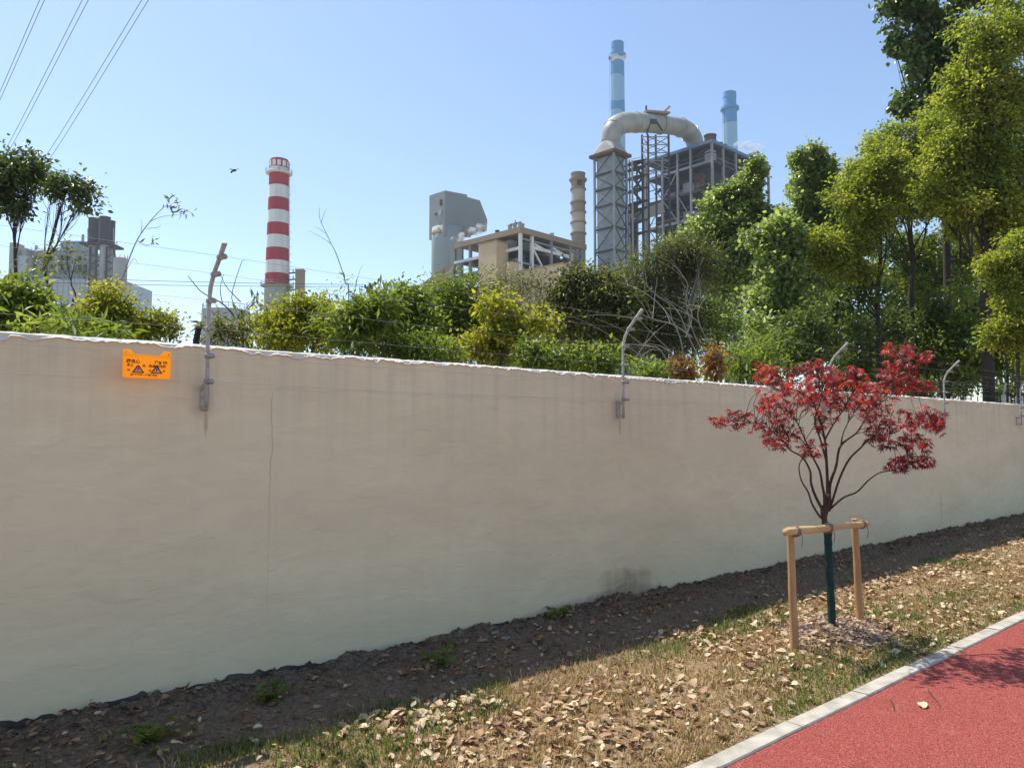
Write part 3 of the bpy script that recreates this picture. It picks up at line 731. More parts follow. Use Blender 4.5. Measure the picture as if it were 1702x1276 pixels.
# ---- storage tank left of the chimney
q0 = ground_at(371, 150.0); r = wpx(37, 150); zt = zat(371, 517, 150)
tank = thing('storage_tank', 'pale round storage tank left of the striped chimney base', 'tank', q0)
MB().lathe(q0, [(r, 0), (r, zt * .5), (r + .02, zt)], 32, cap=False).build('shell', m_tank, tank, smooth=True)
MB().lathe(q0, [(r + .15, zt), (r * .6, zt + .5), (.4, zt + .9)], 32).build('roof', m_tank, tank)
rb = MB()
for h in (.6, 1.15): rb.tube([q0 + (r * math.cos(a), r * math.sin(a), zt + h) for a in np.linspace(0, 2 * math.pi, 33)], .045, 4)
for k in range(24):
    a = 2 * math.pi * k / 24; q = q0 + (r * math.cos(a), r * math.sin(a), zt); rb.tube([q, q + (0, 0, 1.15)], .045, 4)
rb.build('railing', m_steelL, tank)
for k in range(30):
    a = 2 * math.pi * k / 30; MB().box(q0 + ((r + .06) * math.cos(a), (r + .06) * math.sin(a), zt / 2), .16, .22, zt - .3, a).build('rib', m_tank, tank)

# ---- far-left plant block and its triple stack
D = 280.0
m_green = surf('green_grey_cladding', (.32, .43, .37), (.25, .33, .30), scale=.1, rough=.8)
m_pale = surf('pale_blue_cladding', (.46, .52, .56), (.38, .44, .48), scale=.1, rough=.8)
m_deepb = surf('blue_band', (.10, .25, .42), (.08, .20, .34), scale=.1, rough=.7)
q0 = ground_at(95, 285.0)
blk = thing('plant_block', 'hazy grey-green plant building behind the trees at far left', 'building', q0)
def face_box(name, x0, x1, ya, yb, dep, depth, mat, par):
    a = PT((x0 + x1) / 2, ya, dep); zb_ = 0 if yb is None else zat((x0 + x1) / 2, yb, dep)
    c_ = a + FH * depth / 2; c_ = np.array((c_[0], c_[1], (a[2] + zb_) / 2))
    return MB().box(c_, wpx(x1 - x0, dep), depth, a[2] - zb_, ang).build(name, mat, par)
face_box('wall', 45, 200, 463, 506, 285, 26, m_pale, blk)
face_box('plinth', 47, 198, 506, None, 285.4, 26, m_deepb, blk)
face_box('upper_storey', 50, 158, 419, 463, 288, 20, m_green, blk)
face_box('roof_block', 101, 137, 402, 419, 291, 10, m_green, blk)
for (x0_, x1_, yt_, yb_, dp_, mt_, nm_) in ((16, 27, 403, None, 283, m_grey, 'side_tower'), (30, 46, 425, None, 284, m_pale, 'side_block'), (36, 44, 412, 425, 284.5, m_grey, 'side_cabin')):
    face_box(nm_, x0_, x1_, yt_, yb_, dp_, 5, mt_, blk)
for k in range(11):
    for ya_, yb2_ in ((425, 433), (440, 449)):
        face_box('window', 54 + k * 9.4, 59.5 + k * 9.4, ya_, yb2_, 287.6, .3, m_dark if (k * 7 + ya_) % 3 else m_pale, blk)
for py_ in (418, 435.5, 452): bar('pipe', PT(46, py_, 286.8), PT(160, py_ - 1, 286.8), .6, .6, m_steelL if py_ != 452 else m_rust, blk)
for k in range(9): a = PT(52 + k * 12, 416, 288.2); bar('railing_post', a, a + (0, 0, 1.3), .12, .12, m_steelL, blk)
bar('railing', PT(50, 413, 288.2), PT(158, 413, 288.2), .12, .12, m_steelL, blk)
bar('stair', PT(140, 462, 284.2), PT(176, 430, 284.2), .8, .4, m_rust, blk)
bar('duct', PT(140, 428, 284), PT(186, 432, 276), 1.6, 1.6, m_steelL, blk)
face_box('parapet', 98, 140, 400.5, 402.5, 290.6, 11, m_grey, blk)
for xx in (60, 85, 137):
    a = PT(xx, 419, 290); zz = zat(xx, 408 if xx != 137 else 390, 290)
    MB().lathe((a[0], a[1], 0), [(.5, a[2] - 1), (.5, zz)], 10).build('vent_pipe', m_grey, blk)
for k in range(13):
    xx = 51 + k * 8.2; a = PT(xx, 419.5, 287.9); bar('pilaster', (a[0], a[1], zat(xx, 463, 287.9)), a, .5, .3, m_grey, blk)
for k in range(17):
    xx = 49 + k * 9.2; a = PT(xx, 464, 284.8); bar('panel_seam', (a[0], a[1], zat(xx, 505, 284.8)), a, .3, .25, m_tank, blk)
for py_ in (474, 485, 496): bar('panel_seam', PT(46, py_, 284.85), PT(199, py_, 284.85), .25, .3, m_tank, blk)
q0 = ground_at(168, 276.0)
stk = thing('triple_chimney', 'cluster of three dark round chimneys with a platform at far left', 'chimney', q0)
for (xa, xb, yt, dp) in ((148, 164.5, 363, 274), (166.5, 183.5, 361, 273), (178, 191.5, 367.5, 279)):
    a = PT((xa + xb) / 2, yt, dp); r = wpx((xb - xa) / 2, dp); p0 = np.array((a[0], a[1], 0))
    zp = zat(168, 407, dp)
    MB().lathe(p0, [(r * .8, 0), (r * .8, zp)], 18, cap=False).build('lower_shaft', m_grey, stk, smooth=True)
    MB().lathe(p0, [(r * .86, zp), (r, zp + 1.0), (r, a[2] - .3), (r * 1.05, a[2] - .3), (r * 1.05, a[2]), (r * .85, a[2]), (r * .85, a[2] - 1)], 18, cap=False).build('stack', m_dark, stk, smooth=False)
a = PT(169.5, 409, 275.5)
MB().box(a, wpx(52, 275.5), 9.5, .7, ang).build('platform', m_dark, stk)
for xx in np.linspace(144.5, 194.5, 9):
    a = PT(xx, 407.5, 271); bar('railing_post', a, a + (0, 0, 1.4), .14, .14, m_dark, stk)
bar('railing', PT(144.5, 403.5, 271), PT(194.5, 403.5, 271), .16, .16, m_dark, stk)
for xx in (150, 161, 178, 190):
    a = PT(xx, 410, 272); bar('leg', (a[0], a[1], 0), a, .7, .7, m_steel, stk)
for (x0, y0, x1, y1) in ((150, 440, 190, 422), (150, 422, 190, 440), (150, 462, 190, 444), (150, 444, 190, 462)):
    bar('brace', PT(x0, y0, 272), PT(x1, y1, 272), .35, .35, m_steel, stk)
for xx in (148.2, 191):
    bar('ladder', PT(xx - 2, 405, 271.5), PT(xx - 2, 380, 271.5), .3, .3, m_steelL, stk)
q0 = ground_at(191, 268.0); r = wpx(11, 268); zt = zat(191, 430, 268)
sil = thing('small_silo', 'slim hazy grey silo right of the triple chimney at far left', 'silo', q0)
MB().lathe(q0, [(r, 0), (r, zt)], 20, cap=False).build('shell', m_grey, sil, smooth=True)
MB().lathe(q0, [(r + .1, zt), (r * .5, zt + .6), (.2, zt + .9)], 20).build('roof', m_grey, sil)
for k in range(10):
    a = 2 * math.pi * k / 10; MB().box(q0 + ((r + .1) * math.cos(a), (r + .1) * math.sin(a), zt + .6), .15, .15, 1.3, a).build('railing_post', m_steelL, sil)

# ---- grey hopper tower
D = 200.0
def hz(px, py): return zat(px, py, D)
C3 = PT(739.3, 315, D)
L3 = PZ(713.3, 323.5, C3[2]); R3 = PZ(776, 322, C3[2]); vdir = (R3 - C3) / np.linalg.norm(R3 - C3); vdir = vdir * np.array((1, 1, 0))
udir = (L3 - C3) * np.array((1, 1, 0)); ulen = np.linalg.norm(udir); udir /= ulen
vperp = np.array((-udir[1], udir[0], 0)); vperp *= np.sign(vperp @ RT); vdir = vperp * .8 + vdir * .2; vdir /= np.linalg.norm(vdir)
def HV(a, b_, z): return np.array((C3[0], C3[1], 0)) + udir * a + vdir * b_ + (0, 0, z)
def b_at(px):     # run along the right face seen at that pixel column
    r_ = ray(px, 400); A = np.array([[vdir[0], -r_[0]], [vdir[1], -r_[1]]]); s = np.linalg.solve(A, CAM[:2] - C3[:2]); return s[0], s[1]
def fz(px, py):
    _, s = b_at(px); return CAM[2] + ray(px, py)[2] * s
q0 = np.array((*HV(ulen * .5, 3, 0)[:2], 0))
hop = thing('hopper_tower', 'grey angular coal hopper tower on a round silo', 'tower', q0)
prof = [(739.3, 315), (776, 322), (776.2, 326), (797.5, 332), (810, 365), (809, 384), (770, 396), (739.3, 392)]
pv = [(b_at(px)[0], fz(px, py)) for px, py in prof]
z_lo = hz(717, 390)
Vh = []
zmid = hz(713, 370)
n_ = len(pv)
Vh = [HV(0, b_, z) for b_, z in pv] + [HV(ulen, b_, z) for b_, z in pv]
MB().add(Vh, [list(range(n_))[::-1], list(range(n_, 2 * n_))] + [[i, (i + 1) % n_, n_ + (i + 1) % n_, n_ + i] for i in range(n_)]).build('hopper', m_hop, hop)
cc = HV(ulen * .5, b_at(741)[0] + 3.2, 0); rc = wpx(26.5, 204)
zc = hz(735, 388)
MB().lathe((cc[0], cc[1], 0), [(rc, 0), (rc, zc - 1.0), (rc * .98, zc + 2.5)], 32).build('silo', m_hopc, hop, smooth=True)
for (bb, face) in ((0.2, 0), (b_at(772)[0], 1)):          # flared chutes under the skirt
    base_ = HV(ulen * .42, -.05, 0) if face == 0 else HV(-.1, bb, 0)
    zt_, zb_ = hz(738, 369), hz(738, 383)
    e1 = udir if face == 0 else vdir; e2 = -vdir if face == 0 else -udir
    Vc = []
    for z, w, d in ((zt_, .15, .05), ((zt_ + zb_) / 2, .9, .35), (zb_, 1.6, .6), (zb_ - .5, 1.6, .6)):
        Vc += [base_ + e1 * w + (0, 0, z), base_ - e1 * w + (0, 0, z), base_ - e1 * w + e2 * d + (0, 0, z), base_ + e1 * w + e2 * d + (0, 0, z)]
    Fc = [[0, 1, 2, 3], [15, 14, 13, 12]]
    for j in range(3): Fc += [[j * 4 + i, j * 4 + (i + 1) % 4, j * 4 + 4 + (i + 1) % 4, j * 4 + 4 + i] for i in range(4)]
    MB().add(Vc, Fc).build('chute', m_brown, hop)
for (px_, py_, w, h) in ((733, 352, .8, 1.4), (733.5, 335, .45, 1.6), (725.5, 352, .5, .5)):
    p = HV(ulen * (739.3 - px_) / 26, -.12, hz(px_, py_)); MB().box(p, w, .5, h, math.atan2(udir[1], udir[0])).build('vent_box', m_rust if w < .8 else m_pale, hop)

# ---- big fan-shaped frame helper: a corner with two faces
class Corner:
    def __init__(s, cpx, lpx, rpx, dep):
        s.c = PT(*cpx, dep); s.H = s.c[2]; s.dep = dep; s.cpx = cpx
        L = PZ(*lpx, s.H); R = PZ(*rpx, s.H)
        u = (L - s.c); v = (R - s.c); u[2] = v[2] = 0
        s.ul, s.vl = np.linalg.norm(u), np.linalg.norm(v); s.u, s.v = u / s.ul, v / s.vl
        bis = s.u + s.v; bis /= np.linalg.norm(bis); p = np.array((-bis[1], bis[0], 0))
        if p @ s.u < 0: p = -p
        s.u = (bis + p) / math.sqrt(2); s.v = (bis - p) / math.sqrt(2)
    def P(s, a, b_, z): return np.array((s.c[0], s.c[1], 0)) + s.u * a + s.v * b_ + (0, 0, z)
    def run(s, d, px):
        r_ = ray(px, 400); A = np.array([[d[0], -r_[0]], [d[1], -r_[1]]]); q = np.linalg.solve(A, CAM[:2] - s.c[:2]); return q[0]
    def z(s, py): return zat(s.cpx[0], py, s.dep)
    def box(s, name, a0, a1, b0, b1, z0, z1, mat, par):
        return MB().prism([s.P(a0, b0, 0), s.P(a1, b0, 0), s.P(a1, b1, 0), s.P(a0, b1, 0)], z0, z1).build(name, mat, par)

# ---- brown boiler house
K = Corner((864.7, 378), (753, 405), (973, 406), 160)
q0 = K.P(K.ul / 2, K.vl / 2, 0)
hou = thing('boiler_house', 'brown-roofed open steel boiler house in the middle of the plant', 'building', q0)
H = K.H; zf = K.z(387.5)
K.box('fascia', -.6, .1, -.6, K.vl + .5, zf, H, m_brown, hou)
K.box('fascia', .1, K.ul + .5, -.6, .1, zf, H, m_brown, hou)
hroof = K.box('roof', .1, K.ul + .5, .1, K.vl + .5, H - .6, H - .15, m_brown, hou)
floors = [K.z(412), K.z(437), K.z(462)]
for z in floors: K.box('floor', .5, K.ul - .3, .5, K.vl - .3, z - .25, z, m_steel, hou)
z0 = 0
for px_ in (755.5, 767, 781.5, 806): 
    a = K.run(K.u, px_); bar('column', K.P(a, 0.1, 0), K.P(a, .1, zf), .62, .62, m_steelL, hou)
for px_ in (865.5, 884.5, 916, 947, 966):
    b_ = K.run(K.v, px_); bar('column', K.P(.1, b_, 0), K.P(.1, b_, zf), .62, .62, m_white if px_ < 900 else m_steelL, hou)
bar('beam', K.P(0, .0, floors[0]), K.P(K.ul, 0, floors[0]), .5, .6, m_white, hou)
bar('beam', K.P(0, .0, floors[1]), K.P(K.ul, 0, floors[1]), .4, .5, m_steelL, hou)
b1, b2 = K.run(K.v, 886), K.run(K.v, 945)
K.box('panel_beam', -.15, .25, b1, b2, K.z(409), K.z(403.5), m_white, hou)
bar('beam', K.P(0, 0, K.z(396)), K.P(0, K.vl, K.z(396)), .35, .35, m_steelL, hou)
bar('beam', K.P(0, 0, K.z(436)), K.P(0, K.vl, K.z(436)), .35, .45, m_steelL, hou)
for (xa, ya, xb, yb) in ((887, 400, 912, 408), (918, 399, 944, 409), (886, 410, 903, 440), (934, 430, 947, 416)):
    ba, bb = K.run(K.v, xa), K.run(K.v, xb); bar('brace', K.P(-.1, ba, K.z(ya)), K.P(-.1, bb, K.z(yb)), .3, .4, m_white, hou)
K.box('core', K.ul * .35, K.ul * .9, K.vl * .35, K.vl * .9, 0, H - 2.5, m_dark, hou)
rr = random.Random(8)
for i in range(14):
    a, b_ = rr.uniform(1, K.ul * .8), rr.uniform(1, K.vl * .8); z = rr.choice(floors); s = rr.uniform(.8, 2.0)
    if rr.random() < .5: a = rr.uniform(.9, 2.5)
    else: b_ = rr.uniform(.9, 2.5)
    K.box('equipment', a, a + s, b_, b_ + s, z + .002, z + rr.uniform(1.2, 2.6), rr.choice([m_steel, m_steelL, m_rust, m_cladg]), hou)
for i in range(5):
    a = K.run(K.u, 762 + i * 9); z = floors[1] - rr.uniform(.5, 3); bar('pipe', K.P(a, .3, z), K.P(a + 4, .5, z - rr.uniform(0, 1.5)), .35, .35, m_steelL, hou)
bar('railing', K.P(.2, -.05, floors[1] + 1.1), K.P(K.ul, -.05, floors[1] + 1.1), .1, .1, m_steelL, hou)
# beige stair tower on the left face, standing proud of it
a0, a1 = K.run(K.u, 845) + .8, K.run(K.u, 812)
tb = K.box('stair_tower', a0 - .2, a1, -3.0, .6, 0, K.z(399), m_beige, hou)
K.box('tower_roof', a0 - .35, a1 + .15, -3.15, .7, K.z(399), K.z(397), m_brown, tb)
K.box('wall', -1.2, -.1, K.run(K.v, 847) - 1, K.run(K.v, 856), floors[2] - 4, floors[1] - .5, m_beige, hou)
for px_, ph_ in ((820, 9), (841, 12), (849, 12), (857.5, 12)):
    a = K.run(K.u, px_); p = K.P(a, 1.2, H - .2); MB().lathe(p, [(.45, 0), (.45, wpx(ph_, 160)), (.55, wpx(ph_, 160)), (.55, wpx(ph_, 160) + .15)], 10).build('roof_stack', m_rust if px_ < 830 else m_grey, hroof)
for px_, ph_ in ((875, 11), (924, 9)):
    b_ = K.run(K.v, px_); p = K.P(1.2, b_, H - .2); MB().lathe(p, [(.45, 0), (.45, wpx(ph_, 160)), (.55, wpx(ph_, 160)), (.55, wpx(ph_, 160) + .15)], 10).build('roof_stack', m_grey, hroof)
# roof jib crane
a = K.run(K.u, 835); pc = K.P(a, 4, H - .15)
crn = thing('roof_crane', 'tiny jib crane on the brown boiler house roof', 'crane', pc)
mm = pc + (0, 0, 2.6)
for s in (-.35, .35): bar('mast', pc + RT * s, mm + RT * s * .3, .16, .16, m_steelL, crn)
bar('jib', mm - RT * 1.2 + (0, 0, -.1), mm + RT * 1.3 + (0, 0, .5), .22, .3, m_rust, crn)
bar('strut', mm, mm + (0, 0, .9), .14, .14, m_rust, crn)
bar('counterweight', mm - RT * 1.3 + (0, 0, -.5), mm - RT * .9 + (0, 0, -.1), .4, .4, m_rust, crn)
# lean-to wing at the left
la = [PT(700, 472.5, 171), PT(750, 435.5, 170), PT(750, 462, 170), PT(700, 474.5, 171)]
wg = thing('lean_to_shed', 'sloping brown lean-to roof left of the brown boiler house', 'shed', ground_at(730, 172))
Vw = la + [p + FH * 8 for p in la]
MB().add(Vw, [[3, 2, 1, 0], [4, 5, 6, 7], [0, 1, 5, 4], [1, 2, 6, 5], [2, 3, 7, 6], [3, 0, 4, 7]]).build('roof', m_brown, wg)
for px_ in (704, 712, 720, 730, 740, 751):
    a = PT(px_, 472 - max(0, (px_ - 716)) * .28, 171.4); bar('column', (a[0], a[1], 0), a, .5, .5, m_steelL, wg)
bar('post', np.array((*PT(751.5, 430, 169)[:2], 0)), PT(751.5, 398, 169), .7, .7, m_grey, wg)
bar('beam', PT(705, 478, 171.4), PT(749, 478, 171.4), .4, .5, m_steelL, wg)
# beige block in front
K2 = Corner((938, 435.5), (845, 449), (982, 444), 150)
bb_ = thing('beige_block', 'plain beige annex in front of the brown boiler house', 'building', K2.P(4, 3, 0))
K2.box('wall', 0, K2.ul, 0, K2.vl, 0, K2.H - .3, m_beige, bb_)
K2.box('parapet', -.12, K2.ul + .1, -.12, K2.vl + .1, K2.H - .3, K2.H, m_brown, bb_)
b_ = K2.run(K2.u, 931); bar('downpipe', K2.P(b_, -.15, 0), K2.P(b_, -.15, K2.z(446)), .25, .25, m_white, bb_)
bar('downpipe_elbow', K2.P(b_, -.15, K2.z(446)), K2.P(b_ - .6, -.15, K2.z(445)), .25, .25, m_white, bb_)

# ---- beige banded chimney
D = 185.0; c0 = ground_at(963, D)
def cz(py): return zat(963, py, D)
r = wpx(11.7, D)
m_cb1 = surf('chimney_cream', (.50, .45, .38), (.42, .38, .33), scale=.4, rough=.9); m_cb2 = surf('chimney_brownish', (.33, .27, .22), (.27, .22, .18), scale=.4, rough=.9)
ch2 = thing('beige_chimney', 'beige banded concrete chimney left of the lattice duct tower', 'chimney', c0)
bnd = [(450, 388.6, m_cb2), (388.6, 370.5, m_cb1), (370.5, 353, m_cb1), (353, 337, m_cb2), (337, 315, m_cb1), (315, 301, m_cb2)]
zprev = 0
for i, (ya, yb, mt) in enumerate(bnd):
    za, zb_ = (0 if i == 0 else cz(ya)), cz(yb); rs = r * (1 + .10 * (1 - (za / cz(290)))); re = r * (1 + .10 * (1 - zb_ / cz(290)))
    MB().lathe(c0, [(rs, za), (re, zb_)], 24, cap=False).build('band', mt, ch2, smooth=True)
    MB().lathe(c0, [(re, zb_ - .25), (re + .28, zb_ - .2), (re + .28, zb_ + .15), (re, zb_ + .2)], 24, cap=False).build('ring', m_cb2, ch2)
MB().lathe(c0, [(r, cz(303)), (r * 1.3, cz(300)), (r * 1.32, cz(298.5)), (r * 1.02, cz(297.5)), (r * 1.02, cz(291)), (r * 1.08, cz(290.5)), (r * 1.08, cz(288.5)), (r * .85, cz(288.5)), (r * .85, cz(294))], 24, cap=False).build('head', m_cb2, ch2)
a = PT(962, 307, D) - FH * (r + .1); MB().box(a, 1.2, .4, 1.2, ang).build('vent', m_rust, ch2)

# ---- blue chimneys
def cloud_mat(name, za, zb_, dark, light, amp, freq, pts):
    m, n, l, b = new_mat(name); g = n.new('ShaderNodeNewGeometry'); sep = n.new('ShaderNodeSeparateXYZ'); l.new(g.outputs['Position'], sep.inputs[0])
    nz = noise_node(n, l, g.outputs['Position'], freq, 2); z = math_node(n, l, 'ADD', sep.outputs[2], math_node(n, l, 'MULTIPLY', math_node(n, l, 'SUBTRACT', nz, .5), amp))
    f = math_node(n, l, 'DIVIDE', math_node(n, l, 'SUBTRACT', z, za), zb_ - za)
    r_ = ramp_node(n, l, f, pts); n[r_.node.name].color_ramp.interpolation = 'CONSTANT'
    l.new(r_, b.inputs['Base Color']); b.inputs['Roughness'].default_value = .8; return m
blue, pale = (.13, .32, .56), (.30, .50, .66)
for (cpx, D, yt, hw, yring, lab, seq) in ((1031.5, 260, 72, 11.6, 94, 'tall slim blue painted chimney behind the big bent duct', [(0, pale), (.815, blue), (.838, pale), (.905, blue), (.943, (.62, .70, .72)), (.956, blue)]),
                                     (1222.5, 280, 155, 11.8, 181, 'shorter blue painted chimney right of the steel frame boiler building', [(0, pale), (.905, blue)])):
    c0 = ground_at(cpx, D); zt = zat(cpx, yt, D); zr = zat(cpx, yring, D); r = wpx(hw, D)
    ch = thing('blue_chimney', lab, 'chimney', c0, 'blue painted chimneys')
    mt = cloud_mat('blue_clouds_%d' % D, 0, zt, blue, pale, 6, .12, seq)
    MB().lathe(c0, [(r * 1.30, 0), (r * 1.12, zt * .55), (r * 1.0, zr - .8)], 26, cap=False).build('shaft', mt, ch, smooth=True)
    MB().lathe(c0, [(r * .98, zr - .8), (r * 1.32, zr - .5), (r * 1.32, zr + .4), (r * .96, zr + .7)], 26, cap=False).build('platform', mt, ch)
    MB().lathe(c0, [(r * .96, zr + .7), (r * .93, zt - 2.2), (r * .97, zt - 2.0), (r * .97, zt), (r * .8, zt), (r * .8, zt - 2)], 26, cap=False).build('head', mt, ch, smooth=False)
    lb = MB(); e = -RT * .9 - FH * .4
    for s in (-.3, .3): lb.tube([c0 + e * (r * 1.25 + .25) + RT * s + (0, 0, zt * .5), c0 + e * (r + .3) + RT * s + (0, 0, zr)], .07, 4)
    lb.build('ladder', m_steel, ch)

# ---- lattice duct tower
K = Corner((1020, 248), (989, 259), (1040, 257), 170)
tw_ = thing('duct_tower', 'square lattice tower enclosing a grey panelled duct under the big bent duct', 'tower', K.P(K.ul / 2, K.vl / 2, 0))
S = (K.ul + K.vl) / 2; K.ul = K.ul; ul, vl = K.ul, K.vl
H = K.H
K.box('duct_shaft', .55, ul - .35, .45, vl - .35, 0, H - .9, m_cladg, tw_)
for (a, b_) in ((0, 0), (ul, 0), (0, vl), (ul, vl)): bar('leg', K.P(a, b_, 0), K.P(a, b_, H - .6), .42, .42, m_steelL, tw_)
lev = [K.z(251), K.z(284), K.z(310), K.z(338), K.z(376), K.z(414), K.z(452), K.z(490)]
for i, z in enumerate(lev):
    bar('ring_beam', K.P(0, -.02, z), K.P(ul, -.02, z), .25, .42, m_steel, tw_); bar('ring_beam', K.P(-.02, 0, z), K.P(-.02, vl, z), .25, .42, m_steel, tw_)
    if i < len(lev) - 1:
        z2 = lev[i + 1]
        for (aa, bb2) in ((0, 1), (1, 0)):
            bar('brace', K.P(ul * aa, -.12, z), K.P(ul * bb2, -.12 - .06 * aa, z2), .17, .17, m_steelL if (i + aa) % 2 else m_steel, tw_)
            bar('brace', K.P(-.12, vl * aa, z), K.P(-.12 - .06 * aa, vl * bb2, z2), .17, .17, m_steel, tw_)
K.box('top_platform', -.9, ul + .9, -.9, vl + .8, H - .75, H - .1, m_rust, tw_)
cT = K.P(ul / 2, vl / 2, 0)
zh0, zh1 = H - .1, K.z(228)
hd = MB(); sq = [K.P(-.35, -.35, zh0), K.P(ul + .35, -.35, zh0), K.P(ul + .35, vl + .35, zh0), K.P(-.35, vl + .35, zh0)]
rD = wpx(16.2, 172)
rg = [cT + (rD * math.cos(a), rD * math.sin(a), zh1) for a in np.linspace(0, 2 * math.pi, 17)[:-1]]
Vh = sq + rg; angs = [math.atan2(*(p - cT)[[1, 0]]) for p in sq]; Fh_ = []
near = [min(range(4), key=lambda k: abs(math.remainder(2 * math.pi * (i + .5) / 16 - angs[k], 2 * math.pi))) for i in range(16)]
for i in range(16): Fh_.append([near[i], 4 + (i + 1) % 16, 4 + i])
for i in range(16):
    if near[i] != near[(i + 1) % 16]: Fh_.append([near[i], near[(i + 1) % 16], 4 + (i + 1) % 16])
hd.add(Vh, Fh_).build('hood', m_duct, tw_)
# ---- the bent duct
z_of = lambda py: zat(1017, py, 173)
dpts = [cT + (0, 0, zh1 - .2)]
def dp(cx, cy_, dep): return PT(940 + cx / 3.0375, 40 + cy_ / 3.0375, dep)
d0 = float((cT - CAM) @ FH)
dpts += [dp(236, 548, d0), dp(252, 520, d0 + .8), dp(285, 503, d0 + 2), dp(330, 497, d0 + 3.5), dp(400, 500, d0 + 6), dp(480, 507, d0 + 9), dp(550, 516, d0 + 11.5), dp(600, 530, d0 + 13.5), dp(635, 560, d0 + 15), dp(652, 600, d0 + 15.8), dp(656, 660, d0 + 16)]
duct = thing('bent_duct', 'huge grey inverted U-shaped flue duct above the lattice tower', 'duct', dpts[0])
sp = spline(dpts, 5)
MB().tube(sp, [rD * (1.0 + .10 * math.sin(math.pi * min(1, i / 30))) for i in range(len(sp))], 22).build('pipe', m_duct, duct, smooth=True)
for i in (8, 14, 22, 30, 38, 44):
    t_ = (sp[i + 1] - sp[i - 1]); t_ /= np.linalg.norm(t_); MB().tube([sp[i] - t_ * .16, sp[i] + t_ * .16], rD * 1.125, 22).build('flange', m_duct, duct)
zz = lambda cx, cy_, dd: dp(cx, cy_, d0 + dd)
bar('walkway', zz(402, 443, 5), zz(520, 452, 8), 1.3, .5, m_brown, duct)
bar('walkway_post', zz(407, 440, 5), zz(407, 414, 5), .4, .4, m_steel, duct)
bar('hatch', zz(495, 446, 8), zz(524, 418, 8.4), .9, .6, m_beige, duct)
bar('saddle', zz(425, 492, 4), zz(460, 492, 4.6), .5, 1.0, m_steel, duct)
bar('saddle_brace', zz(428, 492, 4), zz(410, 560, 5), .3, .3, m_steel, duct); bar('saddle_brace', zz(458, 492, 4.5), zz(490, 540, 6), .3, .3, m_steel, duct)
# support mast under the duct
mast = thing('duct_mast', 'light lattice mast propping the big bent duct', 'mast', np.array((*dp(450, 600, d0 + 9)[:2], 0)))
mlegs = [(386, 8), (416, 5), (455, 10.5), (520, 8.5)]
for cx, dd in mlegs:
    t_ = dp(cx, 560, d0 + dd); bar('leg', (t_[0], t_[1], 0), t_, .36, .36, m_steel, mast)
for cy_ in (570, 610, 650, 690, 740):
    for (a, b_) in ((0, 1), (1, 3), (3, 2), (2, 0)):
        bar('tie_beam', dp(mlegs[a][0], cy_, d0 + mlegs[a][1]), dp(mlegs[b_][0], cy_, d0 + mlegs[b_][1]), .2, .2, m_steelL, mast)
        bar('brace', dp(mlegs[a][0], cy_, d0 + mlegs[a][1]), dp(mlegs[b_][0], cy_ + 40, d0 + mlegs[b_][1]), .16, .16, m_steelL, mast)

# ---- steel frame boiler building with the blue roof
K = Corner((1183, 232.6), (1070, 267), (1282.4, 273.7), 180)
K.ul *= 1.0
q0 = K.P(K.ul / 2, K.vl / 2, 0)
fb_ = thing('steel_frame_building', 'dark open steel frame boiler building with a blue roof edge', 'building', q0)
H = K.H; zf = K.z(237.5); ul, vl = K.ul, K.vl
K.box('roof_edge', -.5, 0.0, -.5, vl + .5, zf, H, m_bluer, fb_)
K.box('roof_edge', 0.0, ul + .4, -.5, 0.0, zf, H, m_bluer, fb_)
K.box('roof', 0.0, ul + .4, 0.0, vl + .5, H - .9, H - .25, m_steel, fb_)
lv = [K.z(267), K.z(311), K.z(356), K.z(400), K.z(440)]
for i, z in enumerate(lv):
    K.box('floor', .6, ul - .4, .6, vl - .4, z - .3, z, m_steel, fb_)
    bar('floor_beam', K.P(0, 0, z), K.P(ul, 0, z), .35, .55, m_steel if i % 2 else m_steelL, fb_); bar('floor_beam', K.P(0, 0, z), K.P(0, vl, z), .35, .55, m_steel, fb_)
    bar('railing', K.P(.2, -.1, z + 1.15), K.P(ul, -.1, z + 1.15), .1, .1, m_steelL, fb_); bar('railing', K.P(-.1, .2, z + 1.15), K.P(-.1, vl, z + 1.15), .1, .1, m_steelL, fb_)
ca = [0.0] + [K.run(K.u, px_) for px_ in (1150, 1128, 1102.5, 1078.5)] + [ul]
cb = [K.run(K.v, px_) for px_ in (1204, 1225, 1244.5, 1262.5)] + [vl]
for a in ca: bar('column', K.P(a, 0, 0), K.P(a, 0, zf), .5, .5, m_steelL, fb_)
for b_ in cb: bar('column', K.P(0, b_, 0), K.P(0, b_, zf), .5, .5, m_steelL, fb_)
for b_ in (vl * .5, vl): bar('column', K.P(ul, b_, 0), K.P(ul, b_, zf), .5, .5, m_steel, fb_)
rr = random.Random(5)
zs = [zf] + lv
for i in range(5):
    for j in range(len(ca) - 1):
        if rr.random() < .45:
            s = rr.random() < .5
            bar('brace', K.P(ca[j], -.05, zs[i] if s else zs[i + 1]), K.P(ca[j + 1], -.05, zs[i + 1] if s else zs[i]), .22, .22, m_steelL, fb_)
    for j in range(len(cb) - 1):
        if rr.random() < .25: bar('brace', K.P(-.05, cb[j], zs[i]), K.P(-.05, cb[j + 1], zs[i + 1]), .2, .2, m_steel, fb_)
    bar('girt', K.P(0, -.02, (zs[i] + zs[i + 1]) / 2), K.P(ul, -.02, (zs[i] + zs[i + 1]) / 2), .16, .2, m_steel, fb_)
    bar('girt', K.P(-.02, 0, (zs[i] + zs[i + 1]) / 2), K.P(-.02, vl, (zs[i] + zs[i + 1]) / 2), .16, .2, m_steel, fb_)
K.box('boiler', ul * .30, ul * .92, vl * .16, vl * .92, K.z(395), zf - .4, m_dark, fb_)
